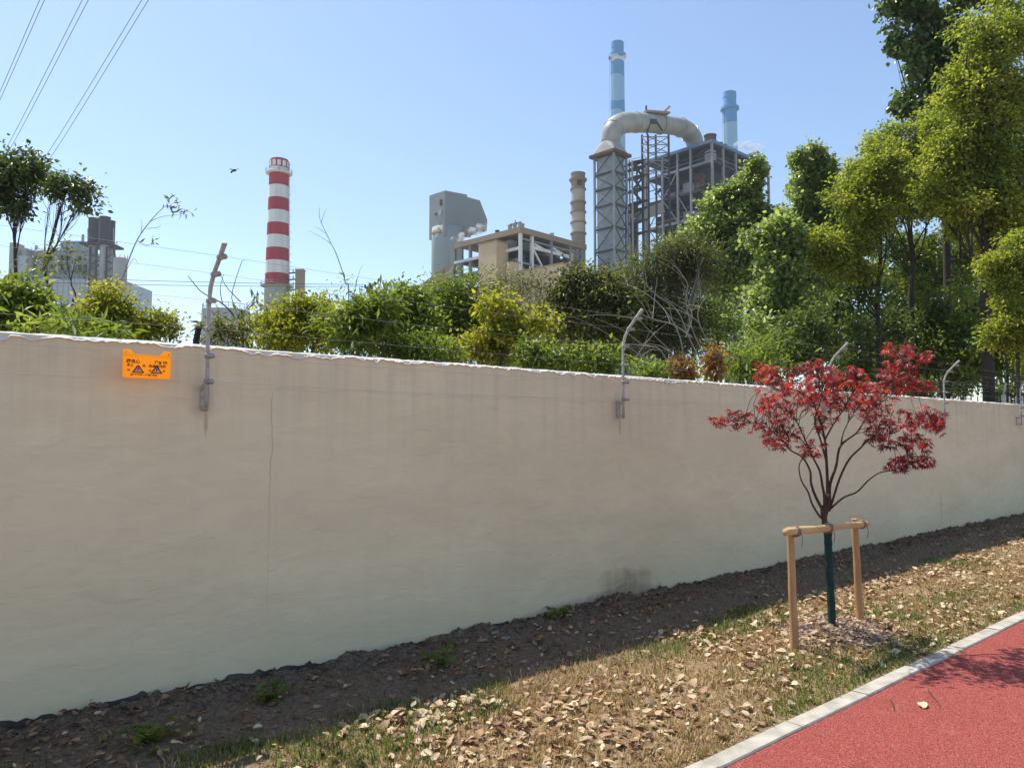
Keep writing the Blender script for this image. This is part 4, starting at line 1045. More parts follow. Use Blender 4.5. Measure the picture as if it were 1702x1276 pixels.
K.box('boiler', ul * .14, ul * .30, vl * .10, vl * .45, K.z(330), zf - .5, m_steel, fb_)
for (ppx, w, z0_, z1_, mt) in ((1160, 2.6, 1, 2.4, m_beige), (1118, 1.4, 1, 1.5, m_steelL), (1132, 1.0, 1, 1.3, m_steelL), (1145, 2.2, 1, 3.2, m_cladg), (1165, 2.4, 1, 4.4, m_rust), (1150, 3.0, 2, 2.5, m_grey), (1120, 4.0, 2, 2.0, m_rust), (1100, 2.0, 2, 3.0, m_dark), (1095, 2.4, 3, 2.6, m_grey), (1140, 2.4, 3, 3.0, m_dark)):
    a = K.run(K.u, ppx); z = lv[z0_]; K.box('equipment', a, a + w, 1.0, 1.0 + w * .7, z + .003, z + z1_, mt, fb_)
for i in range(7):
    a = 1.2 + i * ul / 7.5; z = lv[i % 4] + 4; bar('pipe', K.P(a, 1.2, z), K.P(a + 3.5, 1.4, z - rr.uniform(-2, 2)), .5, .5, m_steel, fb_)
for i in range(6):
    b_ = 1.5 + i * vl / 6.5; z = lv[i % 3]; K.box('equipment', 1.2, 3.0, b_, b_ + 2.2, z + .003, z + rr.uniform(2, 4), rr.choice([m_dark, m_grey, m_steel]), fb_)
# roof things
def roofbox(a, b_, w, d, h, mt, name='roof_box'): return K.box(name, a, a + d, b_, b_ + w, H - .25, H - .25 + h, mt, fb_)
p = K.P(2.2, K.run(K.v, 1195) + .4, H - .26); MB().lathe(p, [(1.45, 0), (1.45, 2.4), (1.55, 2.4), (1.55, 2.7), (1.2, 2.7), (1.2, 2.0)], 16).build('roof_vent', m_rust, fb_)
for px_ in (1209, 1216): p = K.P(1.6, K.run(K.v, px_), H - .26); MB().lathe(p, [(.9, 0), (.95, 1.0), (.6, 1.6)], 12).build('roof_fan', m_dark, fb_)
roofbox(1.0, K.run(K.v, 1262), 4.6, 3.0, 2.8, m_beige, 'roof_house')
# link stair between tower and building
lk = thing('link_gantry', 'narrow steel gantry of platforms and pipes between duct tower and boiler building', 'gantry', np.array((*dp(350, 800, 181)[:2], 0)))
for cx, dd in ((336, 178), (360, 183), (393, 184), (322, 184)):
    t_ = dp(cx, 690, dd); bar('leg', (t_[0], t_[1], 0), t_, .32, .32, m_steelL, lk)
for cy_, mt in ((700, m_dark), (730, m_dark), (775, m_steel), (840, m_steel), (905, m_dark), (940, m_dark), (1000, m_steel), (1060, m_dark)):
    A_, B_ = dp(318, cy_ + 8, 181), dp(395, cy_ - 6, 183); bar('platform', A_, B_, 4.2, .35, mt, lk); bar('railing', A_ + (0, 0, 1.1), B_ + (0, 0, 1.1), .1, .1, m_steelL, lk)
for (xa, ya, xb, yb) in ((338, 775, 390, 840), (390, 775, 338, 840), (338, 840, 390, 905), (338, 1000, 390, 940), (338, 700, 390, 770)):
    bar('stair', dp(xa, ya, 179), dp(xb, yb, 180), .6, .3, m_steel, lk)
for cx, rr_ in ((322, 1.0), (345, .7), (352, .45)):
    p = dp(cx, 900, 185); bar('pipe', (p[0], p[1], 0), dp(cx, 915, 185), rr_ * 1.6, rr_ * 1.6, m_dark, lk)
bar('sloped_duct', dp(330, 985, 184), dp(480, 930, 188), 2.2, 2.6, m_grey, lk)

# ---- utility pole with its cables
q0 = ground_at(614.5, 34.0)
up_ = thing('utility_pole', 'dark utility pole rising from the shrubs right of the striped chimney', 'pole', q0)
zt = zat(614.5, 476, 34); m_upole = surf('dark_pole', (.07, .075, .08), (.04, .045, .05), rough=.8)
MB().tube([q0, q0 + (0, 0, zt)], [.13, .09], 10).build('post', m_upole, up_)
arm = MB(); arm.tube([PT(606, 479, 34), PT(622, 474, 34), PT(628, 470, 34), PT(629.5, 463, 34)], .035, 6); arm.build('arm', m_upole, up_)
for px_, py_ in ((607, 476), (615, 473), (623, 471)): MB().tube([PT(px_, py_ + 3, 34), PT(px_, py_, 34), PT(px_, py_ - 3, 34)], [.03, .06, .03], 8).build('insulator', m_upole, up_)
m_cable = surf('black_cable', (.05, .055, .06), (.04, .045, .05), rough=.6)
for i, (pa, pb, lab) in enumerate((((-120, 452, 30), (607, 473, 34), 'upper'), ((-120, 463, 30), (607, 476, 34), 'lower'))):
    A_, B_ = PT(*pa), PT(*pb); P = [A_ * (1 - t) + B_ * t - np.array((0, 0, .10 * 4 * t * (1 - t))) for t in np.linspace(0, 1, 14)]
    tag(MB().tube(P, .012, 5).build('service_cable', m_cable, None, origin=A_), '%s of two near-level dark cables running left from the utility pole' % lab, 'cable', 'cables of the utility pole')
# ---- leaning dark post behind the wall
q0 = ground_at(326, 6.2)
dpz = thing('leaning_post', 'short dark leaning post just behind the wall by the first fence post', 'post', (q0[0], q0[1], 0))
MB().tube([np.array((q0[0] - .05, q0[1], 0)), PT(326, 566, 6.2), PT(330, 546, 6.2)], [.028, .026, .024], 8).build('post', m_dark, dpz)
MB().tube([PT(330, 547, 6.2), PT(330.6, 543.5, 6.2), PT(330.8, 542, 6.2)], [.027, .030, .02], 8).build('cap', m_dark, dpz)

# ---- high-voltage lines at top left
m_line = surf('conductor', (.20, .21, .24), (.16, .17, .20), rough=.6)
for i, (xa, xb, yb) in enumerate(((66, -34, 230), (74, -30, 232), (137, 14, 240), (147, 20, 242), (236, 68, 272), (247, 76, 274))):
    A_ = PT(xa + (xa - xb) * .9, -.9 * yb, 30); B_ = PT(xb, yb, 62); d_ = B_ - PT(xa, 0, 44)
    Cc = PT(xb - (xa - xb) * .32, yb + 62, 90)
    P = spline([A_, PT(xa, 0, 44), B_, Cc], 8)
    nm = ('leftmost pair, left', 'leftmost pair, right', 'middle pair, left', 'middle pair, right', 'rightmost pair, left', 'rightmost pair, right')[i]
    tag(MB().tube(P, .020, 5).build('power_line', m_line, None, origin=A_), 'overhead power line at top left, %s wire' % nm, 'power line', 'overhead power lines')

# ---- bird
bp_ = PT(389.5, 283, 30.0)
m_bird = surf('dark_feathers', (.03, .03, .035), (.02, .02, .024), rough=.8)
bird = thing('bird', 'small dark bird flying left of the striped chimney', 'bird', bp_)
f_ = FH * .5 + RT * .2
bd = MB()
bd.tube([bp_ + f_ * .20 + (0, 0, .02), bp_ + f_ * .15 + (0, 0, .025), bp_ + f_ * .05, bp_ - f_ * .10 - (0, 0, .03), bp_ - f_ * .22 - (0, 0, .08), bp_ - f_ * .32 - (0, 0, .15)], [.010, .030, .052, .05, .030, .035], 10).build('body', m_bird, bird, smooth=True)
for s in (-1, 1):
    wv = [bp_ + f_ * .10 + (0, 0, .02), bp_ + RT * s * .10 + f_ * .10 + (0, 0, .06), bp_ + RT * s * .20 + (0, 0, .07), bp_ + RT * s * .13 - f_ * .10 + (0, 0, .02), bp_ - f_ * .12 - (0, 0, .02)]
    wv2 = [p - (0, 0, .012) for p in wv]
    MB().add(wv + wv2, [[0, 1, 2, 3, 4], [9, 8, 7, 6, 5]] + [[i, 5 + i, 5 + (i + 1) % 5, (i + 1) % 5] for i in range(5)]).build('wing', m_bird, bird)

# ---- white picket fence beyond the wall at the right
m_pick = surf('white_picket', (.70, .70, .67), (.55, .55, .52), scale=8, rough=.6)
pf = thing('picket_fence', 'white metal picket fence showing over the wall at far right', 'fence', ground_at(1640, 17.0))
for px_ in np.arange(1540, 1790, 10.6):
    t_ = PT(px_, 658.5, 17.0)
    if 1655 < px_ < 1664: continue
    bar('picket', (t_[0], t_[1], 0), t_, .022, .022, m_pick, pf)
for zz_ in (2.05, .6): bar('rail', PT(1538, 0, 17) * (1, 1, 0) + (0, 0, zz_), PT(1788, 0, 17) * (1, 1, 0) + (0, 0, zz_), .03, .03, m_pick, pf)
t_ = PT(1668, 656, 16.9); bar('post', (t_[0], t_[1], 0), t_, .07, .07, m_pick, pf); bar('post_arm', t_, PT(1671.5, 637, 16.7), .035, .035, m_pick, pf)
for k, py_ in enumerate((634, 639, 645, 650)):
    P = [PT(px_, py_ + 1.2 * math.sin(px_ * .35 + k) + (px_ - 1500) * .004, 16.9) for px_ in np.arange(1500, 1800, 3)]
    tag(MB().tube(P, .0035, 3).build('barbed_wire', m_wire, None, origin=P[0]), 'sagging barbed wire over the picket fence, %s of four' % ('topmost', 'second from top', 'third from top', 'lowest')[k], 'wire', 'barbed wires at far right')

# ================================================================== TREES AND SHRUBS BEHIND THE WALL
LM = {
 'camphor': leaf_mat('camphor_leaf', [(0, (.085, .125, .018)), (.4, (.195, .235, .034)), (.7, (.30, .325, .050)), (1, (.42, .40, .085))], trans=.55),
 'poplar': leaf_mat('poplar_leaf', [(0, (.085, .13, .036)), (.5, (.21, .27, .085)), (1, (.40, .44, .19))], trans=.58, rough=.33, spec=.6),
 'poplard': leaf_mat('poplar_dark_leaf', [(0, (.04, .07, .02)), (.5, (.085, .135, .036)), (1, (.17, .22, .075))], trans=.42, rough=.35, spec=.55),
 'shrub': leaf_mat('shrub_leaf', [(0, (.050, .085, .014)), (.5, (.125, .17, .024)), (1, (.24, .27, .05))], trans=.55, rough=.4, spec=.5),
 'yellow': leaf_mat('yellow_shrub_leaf', [(0, (.10, .13, .014)), (.5, (.235, .25, .026)), (1, (.42, .37, .045))], trans=.56),
 'olive': leaf_mat('olive_shrub_leaf', [(0, (.045, .058, .018)), (.5, (.10, .115, .034)), (1, (.21, .20, .08))], trans=.52, rough=.4, spec=.5),
 'dark': leaf_mat('dark_leaf', [(0, (.030, .046, .012)), (.5, (.068, .10, .020)), (1, (.15, .18, .04))], trans=.52, rough=.4, spec=.5),
 'lefttree': leaf_mat('evergreen_leaf', [(0, (.028, .050, .013)), (.5, (.065, .10, .022)), (1, (.14, .17, .05))], trans=.38, rough=.35, spec=.6),
 'rusty': leaf_mat('withered_leaf', [(0, (.12, .055, .018)), (.5, (.26, .13, .04)), (1, (.38, .22, .08))], trans=.40),
 'fresh': leaf_mat('fresh_leaf', [(0, (.09, .14, .02)), (.5, (.19, .25, .04)), (1, (.30, .34, .07))], trans=.45),
}
m_barkd = surf('dark_bark', (.070, .058, .046), (.032, .027, .022), scale=6, rough=.95, bump=.6, bscale=25, bdist=.02, stretch=(1, 1, .3))
m_barkg = surf('pale_bark', (.38, .35, .29), (.24, .22, .18), scale=8, rough=.9, bump=.3, bscale=30, bdist=.01)
m_barkb = surf('brown_bark', (.13, .10, .07), (.07, .055, .04), scale=8, rough=.9, bump=.4, bscale=30, bdist=.01, stretch=(1, 1, .3))
TPL = {'ovate': leaf_ovate(.55), 'heart': leaf_ovate(.85, .08), 'lance': leaf_diamond(.22, .05), 'diamond': leaf_diamond(.5, .12), 'small': leaf_diamond(.6, .15)}
def s_px(d): return d / FPX
def plant(name, label, cat, base, dep, lobes, leaf, mat, trunk=None, size=.08, dens=22, per=12, rc=.22, seed=1, group=None, bark=None, tr=.05, droop=.25, twigs=14, shell=2.4, upn=.7, zsq=.9, dd=.85, bare=0.0, dd_fill=True, split=0):
    rng = np.random.default_rng(seed); bark = bark or m_barkb
    if dep < 16: size *= .82; per = int(per * 1.45)
    if dd_fill:
        ex = []
        for i_, A_ in enumerate(lobes):
            for B_ in lobes[i_ + 1:]:
                if math.hypot(A_[0] - B_[0], A_[1] - B_[1]) < 1.15 * (min(A_[2], A_[3]) + min(B_[2], B_[3])) and rng.uniform() < .5:
                    ex.append(((A_[0] + B_[0]) / 2, (A_[1] + B_[1]) / 2, .3 * (A_[2] + B_[2]), .3 * (A_[3] + B_[3])))
        lobes = list(lobes) + ex
    if split:
        sub_ = []
        for A_ in lobes:
            for _ in range(split):
                a_ = rng.uniform(0, 6.283); q_ = math.sqrt(rng.uniform(.05, 1)) * .72; k_ = rng.uniform(.40, .66)
                sub_.append((A_[0] + A_[2] * 1.12 * q_ * math.cos(a_), A_[1] + A_[3] * 1.12 * q_ * math.sin(a_), A_[2] * k_ * rng.uniform(.75, 1.25), A_[3] * k_ * rng.uniform(.45, .95), (A_[2] * s_px(dep)) * rng.uniform(-.8, .8)))
        lobes = sub_; twigs = max(4, twigs // 2)
    q = ground_at(base, dep); t = thing(name, label, cat, q, group); s = dep / FPX
    wood = MB()
    tp = [q - (0, 0, .1)] + [PT(px, py, dep + (e[0] if e else 0)) for px, py, *e in (trunk or [])]
    if len(tp) < 2: tp.append(PT(lobes[0][0], lobes[0][1] + lobes[0][3] * .3, dep))
    P = spline(tp, 5); k = len(P)
    wood.tube(P, [tr * (1 - .72 * i / (k - 1)) for i in range(k)], 8)
    CC, OO, TN = [], [], []
    for li, lb in enumerate(lobes):
        lx, ly, rx, ry = lb[:4]; ddp = lb[4] if len(lb) > 4 else rng.uniform(-.5, .5) * rx * s * .6
        c = PT(lx, ly, dep + ddp); R = np.array((rx * s, rx * s * dd, ry * s))
        n = max(6, int(2.3 * dens * (R[0] * R[2]) * math.pi / (s * s) * s * s))
        d = rng.normal(size=(n, 3)); d /= np.linalg.norm(d, axis=1, keepdims=True)
        ph = rng.uniform(0, 6, 6)
        wob = .80 + .24 * np.sin(d[:, 0] * 4 + ph[0] + 2 * d[:, 2]) + .13 * np.sin(d[:, 1] * 5 + ph[1]) + .10 * np.sin(d[:, 2] * 7 + ph[2])
        rr_ = rng.uniform(0, 1, n) ** (1 / shell) * wob; rr_ = np.where(rng.uniform(size=n) < .16, rr_ * rng.uniform(1.0, 1.5, n), rr_)
        off = d * rr_[:, None]
        pts = c + RT[None] * (off[:, 0] * R[0])[:, None] + FH[None] * (off[:, 1] * R[1])[:, None]; pts[:, 2] += off[:, 2] * R[2]
        o = RT[None] * d[:, 0:1] + FH[None] * d[:, 1:2]; o = o + np.array((0, 0, 1.0)) * d[:, 2:3]
        keep = pts[:, 2] > .05; CC.append(pts[keep]); OO.append(o[keep]); TN.append(np.full(int(keep.sum()), rng.uniform(-.22, .22)))
        # limb to the lobe (one per group of lobes), then twigs to its clumps
        if not split or li % split == 0:
            below = [i for i in range(k) if P[i][2] < c[2] - .25 * R[2]] or [0]
            j = min(below[int(len(below) * rng.uniform(.5, .98))] if len(below) > 2 else 0, k - 1)
            a = P[j]; mid = (a + c) / 2 + rng.normal(size=3) * .06 * np.linalg.norm(c - a) + (0, 0, -.06 * np.linalg.norm(c - a)); r0 = tr * (1 - .72 * j / (k - 1)) * (.42 if split else .6)
            L = spline([a, mid, c], 4); wood.tube(L, list(np.linspace(r0, r0 * .35, len(L))), 6); hub = c
        else:
            mid = (hub + c) / 2 + rng.normal(size=3) * .08; L = spline([hub, mid, c], 3); wood.tube(L, list(np.linspace(r0 * .4, r0 * .2, len(L))), 5)
        for idx in rng.integers(0, len(pts), min(twigs, len(pts))):
            e = pts[idx]; st = L[rng.integers(len(L) // 3, len(L))]; mm = (st + e) / 2 + rng.normal(size=3) * .06
            wood.tube(spline([st, mm, e], 2), [r0 * .34, r0 * .28, r0 * .22, r0 * .16, r0 * .1], 4, cap=False)
    C = np.concatenate(CC); O = np.concatenate(OO); TN = np.concatenate(TN)
    if bare: kk = rng.uniform(size=len(C)) > bare; C, O = C[kk], O[kk]
    pos, d, nn, sz, tone = clump_leaves(rng, C, O, per, rc, size, droop, upn, flat=zsq)
    tone = np.clip(tone + np.repeat(TN, per), 0, 1)
    V, F = scatter(TPL[leaf], pos, d, nn, sz)
    wood.build('trunk', bark, t, smooth=True)
    part('crown', V, F, LM[mat], t, tone=np.repeat(tone, len(TPL[leaf][0])))
    return t

G1 = 'shrubs behind the wall'; G2 = 'tall trees behind the wall at right'
# -- left end
plant('evergreen_tree', 'dark-crowned pruned tree cut by the left photo edge', 'tree', 30, 11.5, [(20, 285, 52, 30), (-30, 300, 50, 40), (48, 278, 36, 22), (10, 335, 34, 26), (34, 345, 22, 16), (62, 300, 22, 18)], 'ovate', 'lefttree',
      trunk=[(36, 540), (26, 450), (24, 380), (20, 330)], size=.085, dens=75, per=12, rc=.15, seed=3, bark=m_barkd, tr=.036, droop=.35, group='pruned trees at left', twigs=22)
plant('evergreen_tree', 'forked dark-crowned pruned tree left of the triple chimney', 'tree', 82, 11.0, [(112, 300, 26, 14), (134, 316, 26, 22), (98, 316, 20, 16), (138, 336, 18, 14), (88, 318, 12, 12)], 'ovate', 'lefttree',
      trunk=[(83, 545), (80, 480), (74, 440), (88, 395), (100, 350), (112, 315)], size=.085, dens=75, per=12, rc=.14, seed=5, bark=m_barkd, tr=.028, droop=.35, group='pruned trees at left', twigs=22)
plant('sparse_tree', 'thin sparse tree in front of the far-left plant block', 'tree', 118, 10.0, [(95, 425, 38, 20), (130, 440, 24, 18), (62, 435, 18, 12), (110, 405, 18, 10)], 'lance', 'olive', trunk=[(118, 540), (126, 495), (118, 470), (124, 440)], size=.09, dens=26, per=9, rc=.14, seed=7, bark=m_barkd, tr=.016, twigs=20)
def shoot(name, label, pts, dep, leafpts, leaf, mat, r, seed, side=()):
    rng = np.random.default_rng(seed); q = ground_at(pts[0][0], dep); t = thing(name, label, 'sapling', q); w = MB()
    P = spline([q] + [PT(x, y, dep) for x, y in pts], 5); w.tube(P, list(np.linspace(r, r * .25, len(P))), 6)
    for sp_ in side:
        S = spline([PT(x, y, dep + .1) for x, y in sp_], 4); w.tube(S, list(np.linspace(r * .4, r * .15, len(S))), 5)
    w.build('stem', m_barkg if r < .012 else m_barkb, t, smooth=True)
    if leafpts:
        C = np.array([PT(x, y, dep) for x, y in leafpts]); O = rng.normal(size=C.shape)
        pos, d, nn, sz, tone = clump_leaves(rng, C, O, 7, .05, .075, .3)
        V, F = scatter(TPL[leaf], pos, d, nn, sz); part('foliage', V, F, LM[mat], t, tone=np.repeat(tone, len(TPL[leaf][0])))
    return t
shoot('sapling', 'leaning slender sapling right of the triple chimney with leaves at its tip', [(190, 520), (205, 460), (225, 405), (248, 370), (272, 345), (285, 342)], 7.5, [(285, 340), (292, 336), (300, 340), (305, 348), (312, 354), (298, 350), (280, 336), (252, 400)], 'lance', 'olive', .009, 2,
      side=([(250, 368), (270, 360), (295, 357), (308, 355)], [(228, 400), (245, 408), (258, 398)], [(234, 390), (236, 372), (233, 365)], [(207, 455), (222, 430), (230, 440)], [(245, 380), (262, 378), (268, 374)]))
shoot('sapling', 'bare twiggy shoot against the sky right of the striped chimney', [(580, 520), (574, 470), (560, 425), (548, 400), (532, 365), (531, 345)], 8.5, [(573, 462), (571, 468), (570, 478)], 'lance', 'fresh', .008, 4,
      side=([(550, 405), (535, 395), (518, 386), (512, 383)], [(544, 390), (530, 380), (522, 376)], [(534, 370), (540, 352), (543, 347)], [(590, 480), (598, 450), (604, 440)]))
shoot('sapling', 'sparse twig with few leaves rising behind the first fence post', [(404, 560), (392, 530), (370, 505), (335, 485), (312, 458)], 6.6, [(430, 490), (420, 498), (412, 505), (432, 500), (404, 522)], 'lance', 'olive', .012, 6,
      side=([(396, 535), (415, 505), (430, 490)], [(370, 505), (366, 480), (372, 455)], [(398, 500), (375, 475), (365, 450)], [(402, 520), (385, 495), (400, 440), (406, 432)]))
plant('shrub', 'bushy mixed shrub at the left photo edge behind the wall', 'shrub', 30, 6.6, [(5, 500, 40, 36), (45, 500, 34, 38), (20, 535, 60, 22), (60, 530, 35, 24)], 'ovate', 'shrub', size=.075, dens=150, per=11, rc=.12, seed=11, group=G1, tr=.03)
plant('shrub', 'cone-shaped light green shrub below the triple chimney', 'shrub', 180, 7.4, [(178, 492, 26, 22), (172, 520, 46, 26), (198, 515, 26, 24), (140, 530, 40, 20), (185, 545, 60, 20)], 'small', 'yellow', size=.05, dens=220, per=13, rc=.11, seed=12, group=G1, tr=.03)
plant('shrub', 'low bamboo-leaved shrub along the wall at far left', 'shrub', 100, 5.9, [(60, 545, 60, 14), (130, 548, 60, 14), (190, 552, 50, 12), (105, 535, 30, 14)], 'lance', 'fresh', size=.13, dens=120, per=7, rc=.09, seed=13, group=G1, tr=.02)
plant('shrub', 'rounded light green shrub left of the gap of sky', 'shrub', 255, 7.6, [(248, 535, 36, 18), (272, 535, 24, 20), (235, 550, 50, 16), (285, 556, 22, 12)], 'small', 'yellow', size=.05, dens=220, per=13, rc=.10, seed=14, group=G1, tr=.03)
plant('shrub', 'sparse long-leaved shrub in front of the round storage tank', 'shrub', 370, 6.4, [(350, 555, 22, 20), (385, 558, 24, 18), (366, 540, 20, 16), (405, 545, 14, 26)], 'lance', 'olive', size=.12, dens=50, per=7, rc=.10, seed=15, group=G1, tr=.014, bark=m_barkd)
# -- middle bank
plant('shrub', 'light green rounded shrub at the foot of the striped chimney', 'shrub', 480, 9.0, [(445, 535, 38, 30), (490, 520, 42, 34), (525, 515, 34, 30), (470, 560, 70, 26), (530, 560, 50, 30)], 'small', 'yellow', size=.055, dens=170, per=13, rc=.13, seed=16, group=G1, tr=.04)
plant('shrub', 'shrub with arching pale stems left of the utility pole', 'shrub', 590, 8.4, [(570, 530, 36, 34), (610, 520, 34, 40), (590, 560, 60, 26), (640, 510, 30, 34)], 'lance', 'shrub', size=.14, dens=85, per=9, rc=.13, seed=17, group=G1, tr=.03)
plant('shrub', 'yellow-green shrub just right of the utility pole', 'shrub', 660, 10.5, [(660, 505, 38, 34), (690, 500, 36, 28), (650, 550, 50, 34), (700, 545, 50, 34)], 'ovate', 'shrub', size=.08, dens=95, per=12, rc=.16, seed=18, group=G1, tr=.04)
plant('shrub', 'broad green shrub below the lean-to shed', 'shrub', 745, 12.0, [(735, 495, 40, 32), (775, 485, 40, 30), (740, 545, 60, 40), (800, 535, 50, 40)], 'lance', 'shrub', size=.12, dens=75, per=13, rc=.20, seed=19, group=G1, tr=.05)
plant('shrub', 'bright yellow-leaved shrub in the middle of the bank', 'shrub', 820, 10.2, [(800, 570, 36, 24), (850, 535, 36, 32), (890, 535, 36, 28), (830, 575, 50, 30), (760, 585, 26, 16), (820, 505, 30, 20)], 'ovate', 'yellow', size=.085, dens=70, per=12, rc=.15, seed=20, group=G1, tr=.03, droop=.5)
plant('shrub', 'thin open shrub in front of the beige annex', 'shrub', 860, 13.5, [(840, 462, 36, 16), (870, 470, 30, 18), (900, 478, 30, 18), (820, 475, 22, 20), (860, 505, 50, 30)], 'lance', 'olive', size=.11, dens=34, per=9, rc=.20, seed=21, group=G1, tr=.05, bark=m_barkg, twigs=26)
plant('shrub', 'dense dark green shrub below the beige chimney', 'shrub', 980, 13.5, [(960, 475, 40, 34), (1000, 480, 50, 38), (985, 530, 70, 50), (1030, 520, 40, 50), (930, 500, 30, 28)], 'ovate', 'olive', size=.085, dens=90, per=13, rc=.20, seed=22, group=G1, tr=.06)
plant('shrub', 'low glossy green shrub touching the wall left of the second fence post', 'shrub', 960, 9.4, [(920, 595, 50, 26), (980, 598, 50, 26), (1015, 600, 28, 24), (880, 590, 40, 30)], 'ovate', 'shrub', size=.075, dens=110, per=11, rc=.13, seed=23, group=G1, tr=.025)
plant('shrub', 'low grey-green shrub touching the wall below the yellow shrub', 'shrub', 740, 8.6, [(690, 580, 50, 26), (740, 588, 40, 24), (650, 575, 40, 28)], 'small', 'shrub', size=.06, dens=150, per=11, rc=.12, seed=24, group=G1, tr=.025)
plant('shrub', 'small lime green shrub at the wall right of the second fence post', 'shrub', 1072, 9.8, [(1070, 618, 34, 13), (1090, 622, 24, 10)], 'diamond', 'fresh', size=.085, dens=150, per=9, rc=.10, seed=25, group=G1, tr=.02, droop=.45)
plant('shrub', 'small withered brown shrub at the wall, left one of two', 'shrub', 1133, 10.2, [(1130, 608, 16, 20), (1140, 620, 12, 14)], 'diamond', 'rusty', size=.09, dens=150, per=9, rc=.10, seed=26, group='withered shrubs', tr=.02, droop=.6)
plant('shrub', 'withered brown shrub at the wall, right one of two', 'shrub', 1188, 10.8, [(1188, 592, 12, 22), (1186, 612, 14, 20)], 'diamond', 'rusty', size=.09, dens=150, per=9, rc=.10, seed=27, group='withered shrubs', tr=.02, droop=.7)
plant('shrub', 'feathery light green shrub filling the bank left of the bright yellow one', 'shrub', 770, 14.5, [(720, 520, 40, 40), (770, 530, 50, 44), (820, 530, 50, 40), (680, 530, 40, 40)], 'small', 'shrub', size=.07, dens=70, per=14, rc=.2, seed=81, group=G1, tr=.05)
plant('shrub', 'feathery light green shrub filling the bank between utility pole and striped chimney', 'shrub', 560, 11.5, [(540, 530, 40, 34), (580, 535, 40, 36), (625, 535, 40, 44)], 'small', 'yellow', size=.06, dens=90, per=14, rc=.17, seed=82, group=G1, tr=.04)
plant('shrub', 'feathery olive shrub filling the bank right of the bright yellow one', 'shrub', 930, 15.0, [(900, 540, 40, 40), (945, 545, 44, 44), (1040, 560, 44, 60)], 'small', 'shrub', size=.07, dens=66, per=14, rc=.2, seed=83, group=G1, tr=.05)
# -- bare-stemmed thicket
plant('thicket_shrub', 'dark thicket shrub with pale bare stems right of the second fence post', 'shrub', 1110, 14.5, [(1090, 432, 44, 30), (1050, 465, 40, 36), (1120, 470, 56, 50), (1100, 550, 70, 60), (1150, 540, 50, 60), (1165, 440, 40, 44), (1130, 415, 40, 30), (1050, 530, 50, 50)], 'lance', 'olive', size=.105, dens=75, per=13, rc=.26, seed=28, group=G1, tr=.06, bark=m_barkg, twigs=40)
th = thing('dead_branches', 'fan of pale leafless branches right of the second fence post', 'branches', ground_at(1120, 11.5))
rngb = np.random.default_rng(9)
for (pts) in ([(1135, 640), (1118, 590), (1090, 560), (1066, 535), (1040, 505)], [(1128, 640), (1100, 585), (1080, 575), (1062, 572)], [(1140, 640), (1130, 560), (1100, 510), (1060, 480), (1030, 470)], [(1165, 600), (1145, 560), (1125, 515), (1090, 490), (1060, 455)], [(1170, 590), (1150, 545), (1140, 500), (1142, 470), (1120, 440)], [(1200, 600), (1170, 555), (1160, 520), (1175, 490)], [(1140, 560), (1150, 530), (1148, 510)], [(1120, 600), (1085, 600), (1065, 590), (1050, 596)], [(1150, 560), (1120, 540), (1085, 530), (1060, 520)]):
    e = rngb.uniform(-.6, .3); S = spline([PT(x, y, 11.5 + e) for x, y in pts], 6); r0 = rngb.uniform(.008, .013)
    MB().tube(S, list(np.linspace(r0, r0 * .3, len(S))), 5).build('branch', m_barkg, th)
    for _ in range(4):
        a = S[rngb.integers(6, len(S) - 2)]; v = rngb.normal(size=3) * .16; v[2] = abs(v[2]); v -= RT * .12
        MB().tube(spline([a, a + v + (0, 0, .05), a + v * 2.2], 3), [r0 * .45, r0 * .4, r0 * .34, r0 * .28, r0 * .22, r0 * .17, r0 * .12], 4).build('branch', m_barkg, th)
# -- right: poplars and camphors
def stack(cx, top, bot, wtop, wbot, n, seed, lean=0, jit=.35):
    r_ = np.random.default_rng(seed); out = []
    for i in range(n):
        f = (i + .4) / n; y = top + (bot - top) * f; w = wtop + (wbot - wtop) * f
        out.append((cx + lean * f + r_.uniform(-jit, jit) * w, y + r_.uniform(-6, 6), w * r_.uniform(.65, 1.0), (bot - top) / n * r_.uniform(.85, 1.25)))
    return out
plant('poplar_tree', 'green poplar in front of the steel frame building', 'tree', 1225, 22.0, [(1257, 276, 6, 15), (1248, 296, 10, 15), (1230, 310, 12, 13), (1205, 320, 13, 15), (1252, 322, 12, 17), (1228, 338, 24, 18), (1188, 345, 22, 20), (1256, 352, 20, 20), (1178, 375, 30, 24), (1224, 378, 40, 26), (1262, 390, 20, 24), (1160, 400, 32, 28), (1210, 420, 58, 34), (1160, 440, 46, 36), (1250, 440, 50, 36), (1200, 480, 70, 40)], 'heart', 'poplar', trunk=[(1222, 600), (1225, 480), (1240, 400), (1250, 320), (1258, 285)], size=.095, dens=15, per=30, rc=.21, seed=32, split=6, group=G2, bark=m_barkg, tr=.10, droop=.45, twigs=10, upn=.6)
plant('poplar_tree', 'pointed green poplar right of the steel frame building', 'tree', 1345, 24.0, [(1353, 254, 8, 16), (1330, 268, 9, 15), (1372, 274, 10, 15), (1346, 284, 20, 16), (1374, 300, 15, 16), (1334, 310, 24, 18), (1362, 328, 28, 20), (1325, 350, 34, 26), (1360, 370, 44, 30), (1310, 385, 40, 30), (1345, 410, 56, 34), (1300, 430, 50, 36), (1350, 460, 64, 42), (1300, 490, 60, 42), (1395, 335, 24, 28), (1395, 375, 30, 30)], 'heart', 'poplar', trunk=[(1344, 600), (1346, 460), (1352, 340), (1350, 260)], size=.10, dens=15, per=30, rc=.22, seed=34, split=6, group=G2, bark=m_barkg, tr=.11, droop=.45, twigs=10, upn=.6)
